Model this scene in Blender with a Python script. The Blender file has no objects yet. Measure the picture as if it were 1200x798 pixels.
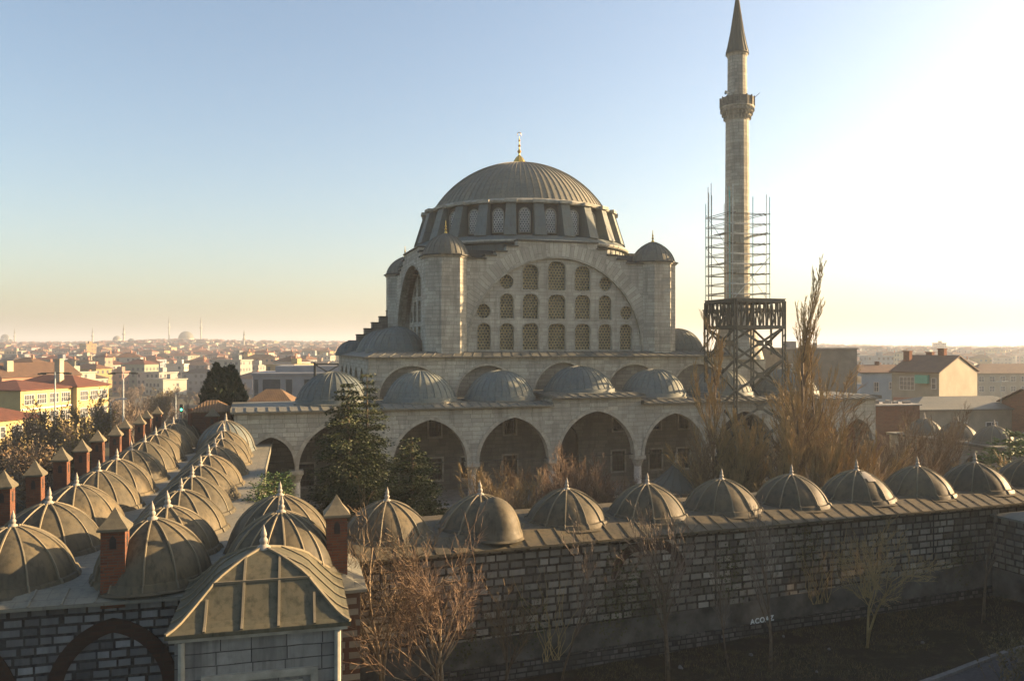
import bpy, bmesh, math, random
from math import sin, cos, pi, radians, sqrt, atan2
from mathutils import Vector, Matrix, noise
from mathutils.geometry import tessellate_polygon
random.seed(7)
S = bpy.context.scene
COL = S.collection
# ------------------------------------------------------------------ camera
CZ = 14.0
cam_d = bpy.data.cameras.new("camera"); cam = bpy.data.objects.new("camera", cam_d); COL.objects.link(cam)
cam.location = (0, 0, CZ); cam.rotation_euler = (radians(90), 0, 0)
cam_d.sensor_width = 36; cam_d.lens = 36*970/1200
cam_d.shift_y = 6/1200
cam_d.clip_start = 0.1; cam_d.clip_end = 20000
S.camera = cam
# ------------------------------------------------------------------ sun, sky, exposure
SUN_AZ, SUN_EL = radians(73), radians(15.5)     # azimuth clockwise from +Y
sundir = Vector((sin(SUN_AZ)*cos(SUN_EL), cos(SUN_AZ)*cos(SUN_EL), sin(SUN_EL)))
W = bpy.data.worlds.new("World"); S.world = W; W.use_nodes = True
nt = W.node_tree; nt.nodes.clear()
sky = nt.nodes.new("ShaderNodeTexSky"); sky.sky_type = 'NISHITA'; sky.sun_disc = False
sky.sun_elevation = SUN_EL; sky.sun_rotation = SUN_AZ
sky.air_density = 1.0; sky.dust_density = 2.4; sky.ozone_density = 1.0; sky.altitude = 50
bg = nt.nodes.new("ShaderNodeBackground"); bg.inputs[1].default_value = 0.055
wo = nt.nodes.new("ShaderNodeOutputWorld")
nt.links.new(sky.outputs[0], bg.inputs[0]); nt.links.new(bg.outputs[0], wo.inputs[0])
sun_d = bpy.data.lights.new("sun", 'SUN'); sun_d.energy = 5.0; sun_d.angle = radians(0.6); sun_d.color = (1.0, 0.67, 0.36)
sun = bpy.data.objects.new("sun", sun_d); COL.objects.link(sun)
sun.rotation_euler = (-sundir).to_track_quat('-Z', 'Y').to_euler(); sun.location = sundir*300
S.view_settings.view_transform = 'Standard'; S.view_settings.look = 'None'
S.view_settings.exposure = 2.2; S.view_settings.gamma = 1.0; S.view_settings.use_curve_mapping = False
S.cycles.max_bounces = 6; S.cycles.diffuse_bounces = 3; S.cycles.glossy_bounces = 2
S.cycles.transparent_max_bounces = 6; S.cycles.volume_bounces = 0; S.cycles.use_denoising = True

# ------------------------------------------------------------------ materials
class NT:
    def __init__(s, name, rough=.8, spec=.3, metal=0.0):
        s.m = bpy.data.materials.new(name); s.m.use_nodes = True; s.t = s.m.node_tree
        s.b = s.t.nodes["Principled BSDF"]; s.b.inputs["Roughness"].default_value = rough
        s.b.inputs["Specular IOR Level"].default_value = spec; s.b.inputs["Metallic"].default_value = metal
    def n(s, typ, ins=None, **kw):
        nd = s.t.nodes.new(typ)
        for k, v in kw.items(): setattr(nd, k, v)
        for k, v in (ins or {}).items():
            if isinstance(v, bpy.types.NodeSocket): s.t.links.new(v, nd.inputs[k])
            else: nd.inputs[k].default_value = v
        return nd
    def math(s, op, a, b=0.0, c=0.0, clamp=False): return s.n("ShaderNodeMath", {0: a, 1: b, 2: c}, operation=op, use_clamp=clamp).outputs[0]
    def coord(s, uv=False):
        return s.n("ShaderNodeTexCoord").outputs["UV" if uv else "Object"]
    def geo(s): return s.n("ShaderNodeNewGeometry").outputs["Position"]
    def map(s, v, scale): return s.n("ShaderNodeMapping", {"Vector": v, "Scale": scale}).outputs[0]
    def noise(s, v, scale, detail=4, rough=.55): return s.n("ShaderNodeTexNoise", {"Vector": v, "Scale": scale, "Detail": detail, "Roughness": rough}).outputs["Fac"]
    def ramp(s, f, stops):
        r = s.n("ShaderNodeValToRGB", {0: f}); e = r.color_ramp.elements
        while len(e) < len(stops): e.new(.5)
        for el, (p, c) in zip(e, stops):
            el.position = p; el.color = (c[0], c[1], c[2], 1) if hasattr(c, '__len__') else (c, c, c, 1)
        return r.outputs[0]
    def mix(s, f, a, b, blend='MIX'):
        x = s.n("ShaderNodeMix", data_type='RGBA', blend_type=blend)
        for i, v in ((0, f), (6, a), (7, b)):
            if isinstance(v, bpy.types.NodeSocket): s.t.links.new(v, x.inputs[i])
            else: x.inputs[i].default_value = v if i == 0 else ((v[0], v[1], v[2], 1) if hasattr(v, '__len__') else (v, v, v, 1))
        return x.outputs[2]
    def out(s, col, bump=None, bs=.3, bd=.02, rough=None):
        if isinstance(col, bpy.types.NodeSocket): s.t.links.new(col, s.b.inputs["Base Color"])
        else: s.b.inputs["Base Color"].default_value = (*col, 1)
        if bump is not None:
            bm = s.n("ShaderNodeBump", {"Height": bump, "Strength": bs, "Distance": bd}); s.t.links.new(bm.outputs[0], s.b.inputs["Normal"])
        if rough is not None: s.t.links.new(rough, s.b.inputs["Roughness"])
        return s.m

def masonry(name, c1, c2, mortar, bw, bh, ms, dirt=.5, dirtcol=(.06, .055, .05), streak=.35, offs=.5, rnd=.3, bd=.03, patch=.2, smooth=.1):
    n = NT(name, .92, .06)
    uv = n.coord(True)
    sep = n.n("ShaderNodeSeparateXYZ", {0: uv})
    row = n.math('FLOOR', n.math('DIVIDE', sep.outputs[1], bh))
    wn = n.n("ShaderNodeTexWhiteNoise", {"W": row}, noise_dimensions='1D').outputs[0]
    nz = n.noise(n.n('ShaderNodeCombineXYZ', {0: n.math('MULTIPLY', sep.outputs[0], .5/bw), 1: n.math('MULTIPLY', row, 7.31)}).outputs[0], 1.0, 1)
    u2 = n.math('ADD', sep.outputs[0], n.math('ADD', n.math('MULTIPLY', wn, bw*1.7), n.math('MULTIPLY', nz, rnd*bw*2.5)))
    wv = n.math('ADD', sep.outputs[1], n.math('MULTIPLY', n.noise(uv, 1.2, 2), bh*.12))
    vec = n.n("ShaderNodeCombineXYZ", {0: u2, 1: wv}).outputs[0]
    br = n.n("ShaderNodeTexBrick", {"Vector": vec, "Color1": (*c1, 1), "Color2": (*c2, 1), "Mortar": (*mortar, 1), "Scale": 1.0, "Mortar Size": ms, "Mortar Smooth": smooth, "Brick Width": bw, "Row Height": bh}, offset=offs)
    geo = n.geo()
    big = n.noise(geo, .35, 5, .6); fine = n.noise(geo, 5, 5, .65)
    st = n.noise(n.map(geo, (1.2, 1.2, .13)), 1.6, 4, .6)
    c = n.mix(n.math('MULTIPLY', n.ramp(fine, [(.35, 0), (.7, 1)]), patch), br.outputs[0], (c1[0]*.62, c1[1]*.6, c1[2]*.58))
    c = n.mix(n.math('MULTIPLY', n.ramp(big, [(.42, 0), (.66, 1)]), dirt), c, dirtcol)
    c = n.mix(n.math('MULTIPLY', n.ramp(st, [(.5, 0), (.72, 1)]), streak), c, dirtcol)
    h = n.math('ADD', n.math('SUBTRACT', n.math('MULTIPLY', fine, .5), br.outputs[1]), 0)
    return n.out(c, h, .7, bd)

M = {}
M['ashlar'] = masonry('pale_ashlar', (.48, .465, .385), (.31, .30, .25), (.13, .125, .102), 1.0, .40, .014, .35, (.13, .12, .10), .5, bd=.03, patch=.6)
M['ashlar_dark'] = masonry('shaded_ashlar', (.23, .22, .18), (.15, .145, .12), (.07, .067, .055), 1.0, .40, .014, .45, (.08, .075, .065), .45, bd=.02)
M['voussoir'] = masonry('arch_voussoirs', (.48, .465, .385), (.31, .30, .25), (.13, .125, .102), 3.0, .48, .018, .35, (.13, .12, .10), .4, bd=.03, patch=.5)
M['alternating'] = masonry('stone_and_brick_courses', (.40, .365, .295), (.095, .085, .066), (.02, .013, .009), .60, .36, .058, .5, (.045, .04, .035), .5, rnd=.6, bd=.06, patch=.45, smooth=.25)
M['white_courses'] = masonry('white_stone_courses', (.30, .305, .295), (.07, .072, .07), (.014, .011, .009), .62, .33, .055, .4, (.05, .05, .05), .45, rnd=.6, bd=.05, patch=.4, smooth=.25)
M['portal_stone'] = masonry('grey_portal_blocks', (.27, .27, .245), (.14, .14, .125), (.03, .03, .028), 1.0, .40, .016, .6, (.06, .06, .06), .8, bd=.02, patch=.5)
M['brick'] = masonry('thin_red_brick', (.20, .07, .035), (.10, .038, .024), (.10, .078, .055), .32, .10, .016, .45, (.08, .05, .04), .2, bd=.02)
M['brick_rough'] = masonry('worn_red_brick', (.17, .075, .045), (.11, .05, .035), (.12, .095, .07), .5, .16, .02, .5, (.10, .08, .06), .3, bd=.03)
M['brick_dark'] = masonry('shade_toned_brick', (.075, .04, .028), (.045, .028, .022), (.05, .04, .032), .5, .16, .02, .5, (.03, .025, .02), .3, bd=.03)  # brick copy with the shade of the front arches put into its colour
M['pier'] = masonry('banded_pier', (.24, .22, .18), (.16, .145, .12), (.075, .034, .022), 1.4, .40, .09, .3, (.07, .06, .05), .3, bd=.03)
M['rubble'] = masonry('rubble_stone', (.15, .14, .125), (.05, .047, .043), (.03, .028, .025), .42, .24, .04, .6, (.03, .03, .025), .3, rnd=1.2, bd=.08, patch=.5, smooth=.4)

def lead(name, base, warm, seams=None, patch=(.10, .095, .075), amount=.5, bigs=.5):
    n = NT(name, .68, .12)
    g = n.geo(); a = n.noise(g, bigs, 5, .6); b = n.noise(g, 4.5, 6, .7); s = n.noise(n.map(g, (2.2, 2.2, .35)), 2.0, 4, .6)
    c = n.mix(n.ramp(a, [(.35, 0), (.65, 1)]), base, warm)
    rn = n.n("ShaderNodeObjectInfo").outputs["Random"]; c = n.mix(.8, c, n.ramp(rn, [(0, (.72, .72, .72)), (.5, (1.0, .98, .95)), (1, (1.28, 1.2, 1.1))]), 'MULTIPLY')
    c = n.mix(n.math('MULTIPLY', n.ramp(s, [(.48, 0), (.7, 1)]), amount), c, patch)
    c = n.mix(n.math('MULTIPLY', n.ramp(b, [(.45, 0), (.75, 1)]), .35), c, (base[0]*1.5, base[1]*1.5, base[2]*1.45))
    h = n.math('ADD', n.math('MULTIPLY', b, .6), a)
    if seams:
        uv = n.coord(True)
        br = n.n("ShaderNodeTexBrick", {"Vector": uv, "Scale": 1.0, "Mortar Size": .025, "Mortar Smooth": .3, "Brick Width": seams[0], "Row Height": seams[1], "Color1": (1, 1, 1, 1), "Color2": (.82, .82, .82, 1), "Mortar": (.6, .6, .6, 1)}, offset=.5)
        c = n.mix(.7, c, br.outputs[0], 'MULTIPLY'); h = n.math('SUBTRACT', h, n.math('MULTIPLY', br.outputs[1], 1.0))
    return n.out(c, h, .35, .03, n.ramp(b, [(.3, .5), (.8, .75)]))
M['lead'] = lead('weathered_lead', (.095, .10, .085), (.115, .105, .075))
M['lead_brown'] = lead('lichen_brown_lead', (.066, .062, .046), (.118, .098, .060), patch=(.030, .029, .021), amount=.75, bigs=.8)
M['seam'] = lead('pale_worn_seams', (.15, .135, .095), (.21, .18, .12), patch=(.08, .075, .055), amount=.3)
M['roof_panel'] = lead('dark_mossy_lead_panels', (.070, .070, .050), (.090, .083, .055), patch=(.034, .036, .024), amount=.8, bigs=1.1)
M['lead_flat'] = lead('flat_lead_sheets', (.135, .142, .125), (.175, .17, .135), patch=(.07, .073, .062), seams=(1.9, .85))
M['lead_sheet'] = lead('blue_grey_lead_sheets', (.118, .145, .148), (.15, .162, .138), patch=(.075, .085, .072), seams=(2.3, 1.15))
M['lead_dark'] = lead('dark_lead', (.048, .052, .048), (.066, .064, .05), patch=(.032, .034, .03), seams=(1.6, 1.2))
M['lead_rib'] = lead('rolled_lead_seam', (.12, .11, .08), (.15, .13, .085), patch=(.06, .056, .04))
def simple(name, col, rough=.7, var=.25, sc=3.0, metal=0, spec=.3, obj=False):
    n = NT(name, rough, spec, metal); g = n.coord() if obj else n.geo(); f = n.noise(g, sc, 5, .6)
    c = n.mix(n.ramp(f, [(.3, 0), (.7, 1)]), tuple(x*(1-var) for x in col), tuple(min(1, x*(1+var)) for x in col))
    return n.out(c, f, .25, .02)
M['marble'] = simple('marble_column', (.48, .45, .39), .5)
M['ring_stone'] = simple('arch_ring_stone', (.32, .30, .24), .85, .3, 2.0)
M['trim'] = simple('stone_moulding', (.27, .26, .21), .85, .35, 1.4)
M['finial'] = simple('white_stone_finial', (.25, .23, .19), .7, .15)
M['gold'] = simple('gilded_copper', (.72, .48, .12), .32, .15, 4, .9)
M['dark'] = simple('dark_interior', (.025, .022, .02), .9)
M['dusk'] = simple('dark_timber', (.05, .04, .03), .7)
M['steel'] = simple('dark_green_painted_steel', (.05, .055, .045), .55, .3, 4, .2)
M['pipe'] = simple('galvanised_scaffold_pipe', (.34, .38, .38), .5, .25, 5, .3)
M['pipe_teal'] = simple('teal_scaffold_pipe', (.10, .34, .34), .5, .2, 5, .1)
M['plank'] = simple('grey_scaffold_planks', (.14, .12, .09), .85, .3, 3)
M['plaster'] = simple('stained_plaster_band', (.085, .078, .064), .9, .6, .9)
M['concrete'] = simple('concrete', (.24, .235, .22), .9, .25, 1.0)
M['asphalt'] = simple('asphalt', (.05, .05, .052), .9, .25, 6)
M['kerb'] = simple('kerb_stone', (.13, .125, .115), .85, .3, 4)
M['bark'] = simple('pale_bark', (.22, .165, .10), .85, .35, 6)
M['bark_dark'] = simple('dark_bark', (.10, .075, .05), .9, .35, 6)
M['twig'] = simple('brown_twigs', (.14, .10, .055), .8, .35, 2)
M['twig_red'] = simple('reddish_twigs', (.125, .080, .048), .75, .4, 2.2)
M['twig_gold'] = simple('golden_twigs', (.26, .19, .085), .75, .35, 1.5)
M['twig_grey'] = simple('grey_brown_twigs', (.16, .125, .09), .8, .3, 2)
M['graffiti'] = simple('chalky_white_paint', (.55, .58, .56), .8, .2, 8)
M['white'] = simple('white_paint', (.45, .44, .41), .6, .08, 4)
M['grey_wall'] = simple('grey_render_wall', (.17, .16, .135), .9, .22, .7)
M['grey_pale'] = simple('pale_grey_panels', (.24, .25, .26), .8, .12, .4)
M['glass'] = simple('dark_window_glass', (.05, .06, .07), .2, .3, 1.5, 0, .6)
M['cream_wall'] = simple('cream_yellow_render', (.36, .29, .13), .85, .12, .5)
M['cream_pale'] = simple('pale_cream_render', (.33, .29, .20), .85, .12, .4)
M['cream_town'] = simple('worn_cream_render', (.30, .26, .19), .9, .2, .5)
M['gable_wall'] = simple('dull_beige_render', (.25, .225, .17), .9, .15, .5)
M['blue_wall'] = simple('pale_blue_render', (.22, .28, .33), .85, .12, .5)
M['olive_wall'] = simple('grey_beige_render', (.22, .20, .15), .85, .2, .5)
M['salmon'] = simple('salmon_render', (.28, .15, .10), .85, .12, .5)
M['shade_green'] = simple('green_awning_cloth', (.10, .30, .22), .8, .1, 3)
def tiles(name, c1, c2):
    n = NT(name, .8, .2); uv = n.coord(True); g = n.geo()
    w = n.n("ShaderNodeTexWave", {"Vector": uv, "Scale": 1.25, "Distortion": .6, "Detail": 1.0}, wave_type='BANDS', bands_direction='X').outputs[1]
    f = n.noise(g, .8, 6, .7); f2 = n.noise(g, 6, 3)
    c = n.mix(n.ramp(f, [(.35, 0), (.65, 1)]), c1, c2); c = n.mix(.35, c, n.ramp(w, [(0, .45), (.6, 1.0)]), 'MULTIPLY')
    c = n.mix(.4, c, n.ramp(f2, [(.3, .5), (.7, 1.2)]), 'MULTIPLY')
    return n.out(c, w, .5, .05)
M['tile_red'] = tiles('red_roof_tiles', (.14, .055, .034), (.10, .045, .03))
M['tile_brown'] = tiles('brown_roof_tiles', (.13, .08, .05), (.085, .055, .04))
M['tile_ochre'] = tiles('ochre_roof_tiles', (.19, .12, .06), (.12, .08, .05))
# foliage
def foliage(name, a, b, sc=1.2):
    n = NT(name, .65, .25); g = n.geo(); f = n.noise(g, sc, 3, .6); f2 = n.noise(g, 9, 2)
    c = n.mix(n.ramp(f, [(.35, 0), (.65, 1)]), a, b); c = n.mix(.5, c, n.ramp(f2, [(.3, .6), (.7, 1.3)]), 'MULTIPLY')
    n.b.inputs["Transmission Weight"].default_value = 0
    return n.out(c)
M['conifer'] = foliage('conifer_needles', (.010, .022, .005), (.034, .046, .008))
M['cypress'] = foliage('dark_cypress_needles', (.012, .028, .014), (.025, .04, .018))
M['pine'] = foliage('pine_needles', (.05, .10, .03), (.10, .14, .04))
M['olive_leaf'] = foliage('sparse_olive_leaves', (.10, .095, .028), (.15, .115, .04), .6)
M['rust_leaf'] = foliage('rusty_leaves', (.13, .075, .035), (.10, .085, .035), .6)
M['dry_leaf'] = foliage('dry_undergrowth', (.12, .085, .045), (.07, .075, .035), .8)
M['straw'] = foliage('straw_stalks', (.13, .105, .05), (.07, .06, .03), 2)
M['creeper'] = foliage('creeper_leaves', (.05, .07, .02), (.10, .09, .03), 2)
# lattice windows: hexagonal plaster grille holes
def lattice(name, web, hole, sc):
    n = NT(name, .7, .3); uv = n.coord(True)
    v = n.n("ShaderNodeSeparateXYZ", {0: uv})
    def grid(dx, dy):
        fx = n.math('SUBTRACT', n.math('FRACT', n.math('ADD', n.math('DIVIDE', v.outputs[0], sc), dx)), .5)
        fy = n.math('SUBTRACT', n.math('FRACT', n.math('ADD', n.math('DIVIDE', v.outputs[1], sc*1.732), dy)), .5)
        return n.math('SQRT', n.math('ADD', n.math('MULTIPLY', fx, fx), n.math('MULTIPLY', n.math('MULTIPLY', fy, fy), 3.0)))
    d = n.math('MINIMUM', grid(0, 0), grid(.5, .5))
    k = n.ramp(d, [(.30, 1), (.36, 0)])
    f = n.noise(n.geo(), 1.5, 4)
    w = n.mix(n.ramp(f, [(.35, 0), (.7, 1)]), web, tuple(x*.6 for x in web))
    return n.out(n.mix(k, w, hole), n.math('SUBTRACT', 1.0, k), .8, .06, n.ramp(k, [(0, .8), (1, .25)]))
M['lattice'] = lattice('ochre_plaster_lattice', (.30, .25, .13), (.035, .04, .035), .36)
M['lattice_pale'] = lattice('pale_plaster_lattice', (.62, .62, .58), (.07, .08, .085), .30)
# city walls with small painted-in-colour attribute and window grid
def citymat(name, roof=False):
    n = NT(name, .85, .2)
    at = n.n("ShaderNodeAttribute", attribute_name="col").outputs[0]
    if roof:
        f = n.noise(n.geo(), .5, 4); return n.out(n.mix(.5, at, n.ramp(f, [(.3, .6), (.7, 1.2)]), 'MULTIPLY'))
    v = n.n("ShaderNodeSeparateXYZ", {0: n.coord(True)})
    fx = n.math('FRACT', n.math('DIVIDE', v.outputs[0], 2.7)); fy = n.math('FRACT', n.math('DIVIDE', v.outputs[1], 3.0))
    def band(x, a, b): return n.math('MULTIPLY', n.math('GREATER_THAN', x, a), n.math('LESS_THAN', x, b))
    w = n.math('MULTIPLY', band(fx, .27, .73), band(fy, .28, .74))
    hid = n.n("ShaderNodeCombineXYZ", {0: n.math('FLOOR', n.math('DIVIDE', v.outputs[0], 2.7)), 1: n.math('FLOOR', n.math('DIVIDE', v.outputs[1], 3.0))}).outputs[0]
    r = n.n("ShaderNodeTexWhiteNoise", {"Vector": hid}).outputs[0]
    w = n.math('MULTIPLY', w, n.math('GREATER_THAN', r, .25))
    f = n.noise(n.geo(), .25, 4)
    c = n.mix(.5, at, n.ramp(f, [(.3, .7), (.7, 1.1)]), 'MULTIPLY')
    return n.out(n.mix(w, c, (.07, .075, .08)))
M['city_wall'] = citymat('town_wall'); M['city_roof'] = citymat('town_roof', True)
# ground
n = NT('earth_ground', .95, .1); g = n.geo()
a = n.noise(g, .12, 6, .65); b = n.noise(g, 1.6, 6, .7); c_ = n.noise(g, 14, 4, .7)
c = n.mix(n.ramp(a, [(.4, 0), (.6, 1)]), (.034, .028, .02), (.028, .027, .016))
c = n.mix(n.ramp(b, [(.5, 0), (.66, 1)]), c, (.055, .048, .028))
c = n.mix(n.math('MULTIPLY', n.ramp(c_, [(.55, 0), (.75, 1)]), .5), c, (.09, .08, .065))
M['ground'] = n.out(c, n.math('ADD', b, c_), .8, .12)
n = NT('city_ground', .95, .1); g = n.geo(); a = n.noise(g, .02, 6, .65)
M['far_ground'] = n.out(n.ramp(a, [(.35, (.06, .06, .055)), (.5, (.085, .075, .05)), (.65, (.05, .055, .03))]))

# ------------------------------------------------------------------ mesh builder
class MB:
    def __init__(s): s.v = []; s.f = []; s.uv = {}; s.cols = None
    def face(s, pts, uv=None):
        i = len(s.v); s.v += [tuple(p) for p in pts]; s.f.append(tuple(range(i, i+len(pts))))
        if uv: s.uv[len(s.f)-1] = uv
        return s
    def box(s, x0, x1, y0, y1, z0, z1, rot=0, piv=(0, 0)):
        P = [(x0, y0, z0), (x1, y0, z0), (x1, y1, z0), (x0, y1, z0), (x0, y0, z1), (x1, y0, z1), (x1, y1, z1), (x0, y1, z1)]
        if rot:
            c, q = cos(rot), sin(rot); P = [(piv[0]+(p[0]-piv[0])*c-(p[1]-piv[1])*q, piv[1]+(p[0]-piv[0])*q+(p[1]-piv[1])*c, p[2]) for p in P]
        i = len(s.v); s.v += P
        s.f += [tuple(i+k for k in f) for f in ((0, 3, 2, 1), (4, 5, 6, 7), (0, 1, 5, 4), (1, 2, 6, 5), (2, 3, 7, 6), (3, 0, 4, 7))]
        return s
    def bar(s, a, b, w, h=None):
        h = h or w; a = Vector(a); b = Vector(b); d = (b-a).normalized()
        up = Vector((0, 0, 1)) if abs(d.z) < .95 else Vector((0, 1, 0))
        x = d.cross(up).normalized()*w/2; y = x.cross(d).normalized()*h/2
        i = len(s.v)
        for p in (a, b): s.v += [tuple(p+q) for q in (-x-y, x-y, x+y, -x+y)]
        s.f += [tuple(i+k for k in f) for f in ((0, 3, 2, 1), (4, 5, 6, 7), (0, 1, 5, 4), (1, 2, 6, 5), (2, 3, 7, 6), (3, 0, 4, 7))]
        return s
    def tube(s, pts, rad, n=5, cap=True):
        pts = [Vector(p) for p in pts]; i0 = len(s.v); m = len(pts)
        ref = Vector((0, 0, 1))
        for k, p in enumerate(pts):
            d = (pts[min(k+1, m-1)]-pts[max(k-1, 0)])
            d = d.normalized() if d.length > 1e-9 else Vector((0, 0, 1))
            r_ = ref if abs(d.dot(ref)) < .9 else Vector((1, 0, 0))
            x = d.cross(r_).normalized(); y = x.cross(d); r = rad[k] if hasattr(rad, '__len__') else rad
            for q in range(n):
                a = 2*pi*q/n; s.v.append(tuple(p+x*cos(a)*r+y*sin(a)*r))
        for k in range(m-1):
            for q in range(n):
                a = i0+k*n+q; b = i0+k*n+(q+1) % n; s.f.append((a, a+n, b+n, b))
        if cap: s.f.append(tuple(i0+q for q in range(n))); s.f.append(tuple(i0+(m-1)*n+q for q in reversed(range(n))))
        return s
    def lathe(s, prof, c=(0, 0, 0), n=24, a0=0, a1=2*pi, ph=0, uvr=None):
        full = abs(a1-a0-2*pi) < 1e-6; cnt = n if full else n+1; i0 = len(s.v)
        R = uvr or max(p[0] for p in prof)
        L = [0]
        for k in range(1, len(prof)): L.append(L[-1]+math.hypot(prof[k][0]-prof[k-1][0], prof[k][1]-prof[k-1][1]))
        for r, z in prof:
            for q in range(cnt):
                a = a0+(a1-a0)*q/n+ph; s.v.append((c[0]+max(r, 1e-4)*cos(a), c[1]+max(r, 1e-4)*sin(a), c[2]+z))
        for k in range(len(prof)-1):
            for q in range(n):
                q2 = (q+1) % cnt; da = (a1-a0)/n
                s.f.append((i0+k*cnt+q, i0+k*cnt+q2, i0+(k+1)*cnt+q2, i0+(k+1)*cnt+q))
                u0, u1 = q*da*R, (q+1)*da*R
                s.uv[len(s.f)-1] = [(u0, L[k]), (u1, L[k]), (u1, L[k+1]), (u0, L[k+1])]
        return s
    def ribs(s, prof, c, n, w, h, ph=0, a0=0, a1=2*pi):
        full = abs(a1-a0-2*pi) < 1e-6
        for q in range(n if full else n+1):
            a = a0+(a1-a0)*q/n+ph; ca, sa = cos(a), sin(a); i = len(s.v); m = len(prof)
            for k, (r, z) in enumerate(prof):
                p, nx = prof[max(k-1, 0)], prof[min(k+1, m-1)]
                tr, tz = nx[0]-p[0], nx[1]-p[1]; L = math.hypot(tr, tz) or 1
                nr, nz = tz/L, -tr/L
                if nz < 0 and nr < 0: nr, nz = -nr, -nz
                ww = min(w, max(r*.5, w*.35))
                for dw, hh in ((-ww/2, -.01), (-ww*.3, h), (ww*.3, h), (ww/2, -.01)):
                    rr = r+nr*hh; s.v.append((c[0]+rr*ca-dw*sa, c[1]+rr*sa+dw*ca, c[2]+z+nz*hh))
            for k in range(m-1):
                for e in range(3): s.f.append((i+k*4+e, i+k*4+e+1, i+(k+1)*4+e+1, i+(k+1)*4+e))
            s.f.append((i, i+1, i+2, i+3))
        return s
    def plate(s, outline, holes, y0, y1, plane='xz'):
        """upright plate from a 2D outline with holes; y0 = near face, y1 = far face"""
        loops = [list(outline)]+[list(h) for h in holes]
        tess = tessellate_polygon([[Vector((p[0], p[1], 0)) for p in l] for l in loops])
        flat = [p for l in loops for p in l]
        mk = (lambda p, y: (p[0], y, p[1])) if plane == 'xz' else ((lambda p, y: (y, p[0], p[1])) if plane == 'yz' else (lambda p, y: (p[0], p[1], y)))
        i = len(s.v); N = len(flat)
        s.v += [mk(p, y0) for p in flat]+[mk(p, y1) for p in flat]
        for t in tess:
            a, b, c = (flat[k] for k in t)
            ar = (b[0]-a[0])*(c[1]-a[1])-(c[0]-a[0])*(b[1]-a[1])
            if abs(ar) < 1e-9: continue
            t = t if ar > 0 else tuple(reversed(t))
            s.f.append(tuple(i+k for k in t)); s.f.append(tuple(i+N+k for k in reversed(t)))
        o = 0
        for l in loops:
            m = len(l)
            for k in range(m): s.f.append((i+o+k, i+o+(k+1) % m, i+N+o+(k+1) % m, i+N+o+k))
            o += m
        return s
    def build(s, name, mat, parent=None, loc=(0, 0, 0), rz=0, smooth=False, uvoff=0, boxuv=True, recalc=True):
        me = bpy.data.meshes.new(name); me.from_pydata(s.v, [], s.f)
        if recalc:
            bm = bmesh.new(); bm.from_mesh(me); bmesh.ops.recalc_face_normals(bm, faces=bm.faces); bm.to_mesh(me); bm.free()
        if boxuv:
            uvl = me.uv_layers.new(name="UVMap"); data = [0.0]*(2*len(me.loops)); vs = me.vertices
            for p in me.polygons:
                pre = s.uv.get(p.index); nn = p.normal
                if pre:
                    order = {v: k for k, v in enumerate(s.f[p.index])}
                    for li in p.loop_indices:
                        q = pre[order[me.loops[li].vertex_index]]; data[2*li] = q[0]; data[2*li+1] = q[1]
                    continue
                if abs(nn.z) > .75:
                    for li in p.loop_indices:
                        co = vs[me.loops[li].vertex_index].co; data[2*li] = co.x; data[2*li+1] = co.y
                else:
                    L = math.hypot(nn.x, nn.y) or 1; tx, ty = -nn.y/L, nn.x/L; sc = 1/max(.3, sqrt(max(1e-6, 1-nn.z*nn.z)))
                    for li in p.loop_indices:
                        co = vs[me.loops[li].vertex_index].co; data[2*li] = co.x*tx+co.y*ty+uvoff; data[2*li+1] = co.z*sc
            uvl.data.foreach_set("uv", data)
        if smooth: me.shade_smooth()
        me.materials.append(mat if not isinstance(mat, str) else M[mat])
        o = bpy.data.objects.new(name, me); COL.objects.link(o); o.location = loc; o.rotation_euler = (0, 0, rz)
        if parent: o.parent = parent
        return o
def tag(o, label=None, cat=None, group=None, kind=None):
    if label: o['label'] = label
    if cat: o['category'] = cat
    if group: o['group'] = group
    if kind: o['kind'] = kind
    return o
def root(name, loc=(0, 0, 0), deg=0, label=None, cat=None, group=None):
    o = bpy.data.objects.new(name, None); COL.objects.link(o); o.location = loc; o.rotation_euler = (0, 0, radians(deg)); o.empty_display_size = .5
    return tag(o, label, cat, group)
KIDS = {}
def copy_tree(o, parent=None):
    c = o.copy(); COL.objects.link(c)
    if parent: c.parent = parent
    for ch in list(o.children): copy_tree(ch, c)
    return c
def smooth_angle(o, deg=35):
    me = o.data; me.shade_smooth()
    bm = bmesh.new(); bm.from_mesh(me); lim = radians(deg)
    for e in bm.edges:
        if len(e.link_faces) == 2 and e.calc_face_angle(0) > lim: e.smooth = False
        elif len(e.link_faces) != 2: e.smooth = False
    bm.to_mesh(me); bm.free(); return o
def arch(cx, z0, w, zs, zt, n=9):
    """pointed arch outline, counter-clockwise from the lower left"""
    a = w/2; h = zt-zs; r = (a*a+h*h)/(2*a); L = []
    am = math.asin(min(1, h/r)) if h >= a else math.asin(min(1, h/r))
    for k in range(n+1):
        t = am*k/n; L.append((cx-a+r-r*cos(t), zs+r*sin(t)))
    if L[-1][0] < cx-1e-4: L[-1] = (cx, zt)
    R = [(2*cx-x, z) for x, z in reversed(L[:-1])]
    pts = ([(cx-a, z0)] if z0 < zs-1e-6 else [])+L+R+([(cx+a, z0)] if z0 < zs-1e-6 else [])
    return pts
def ring_pts(cx, w, zs, zt, t, n=12):
    """archivolt between an arch and its offset, as outline"""
    a = arch(cx, zs, w, zs, zt, n); b = arch(cx, zs, w+2*t, zs, zt+t, n); return a+list(reversed(b))
def circle(cx, cz, r, n=16): return [(cx+r*cos(2*pi*k/n), cz+r*sin(2*pi*k/n)) for k in range(n)]
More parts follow.
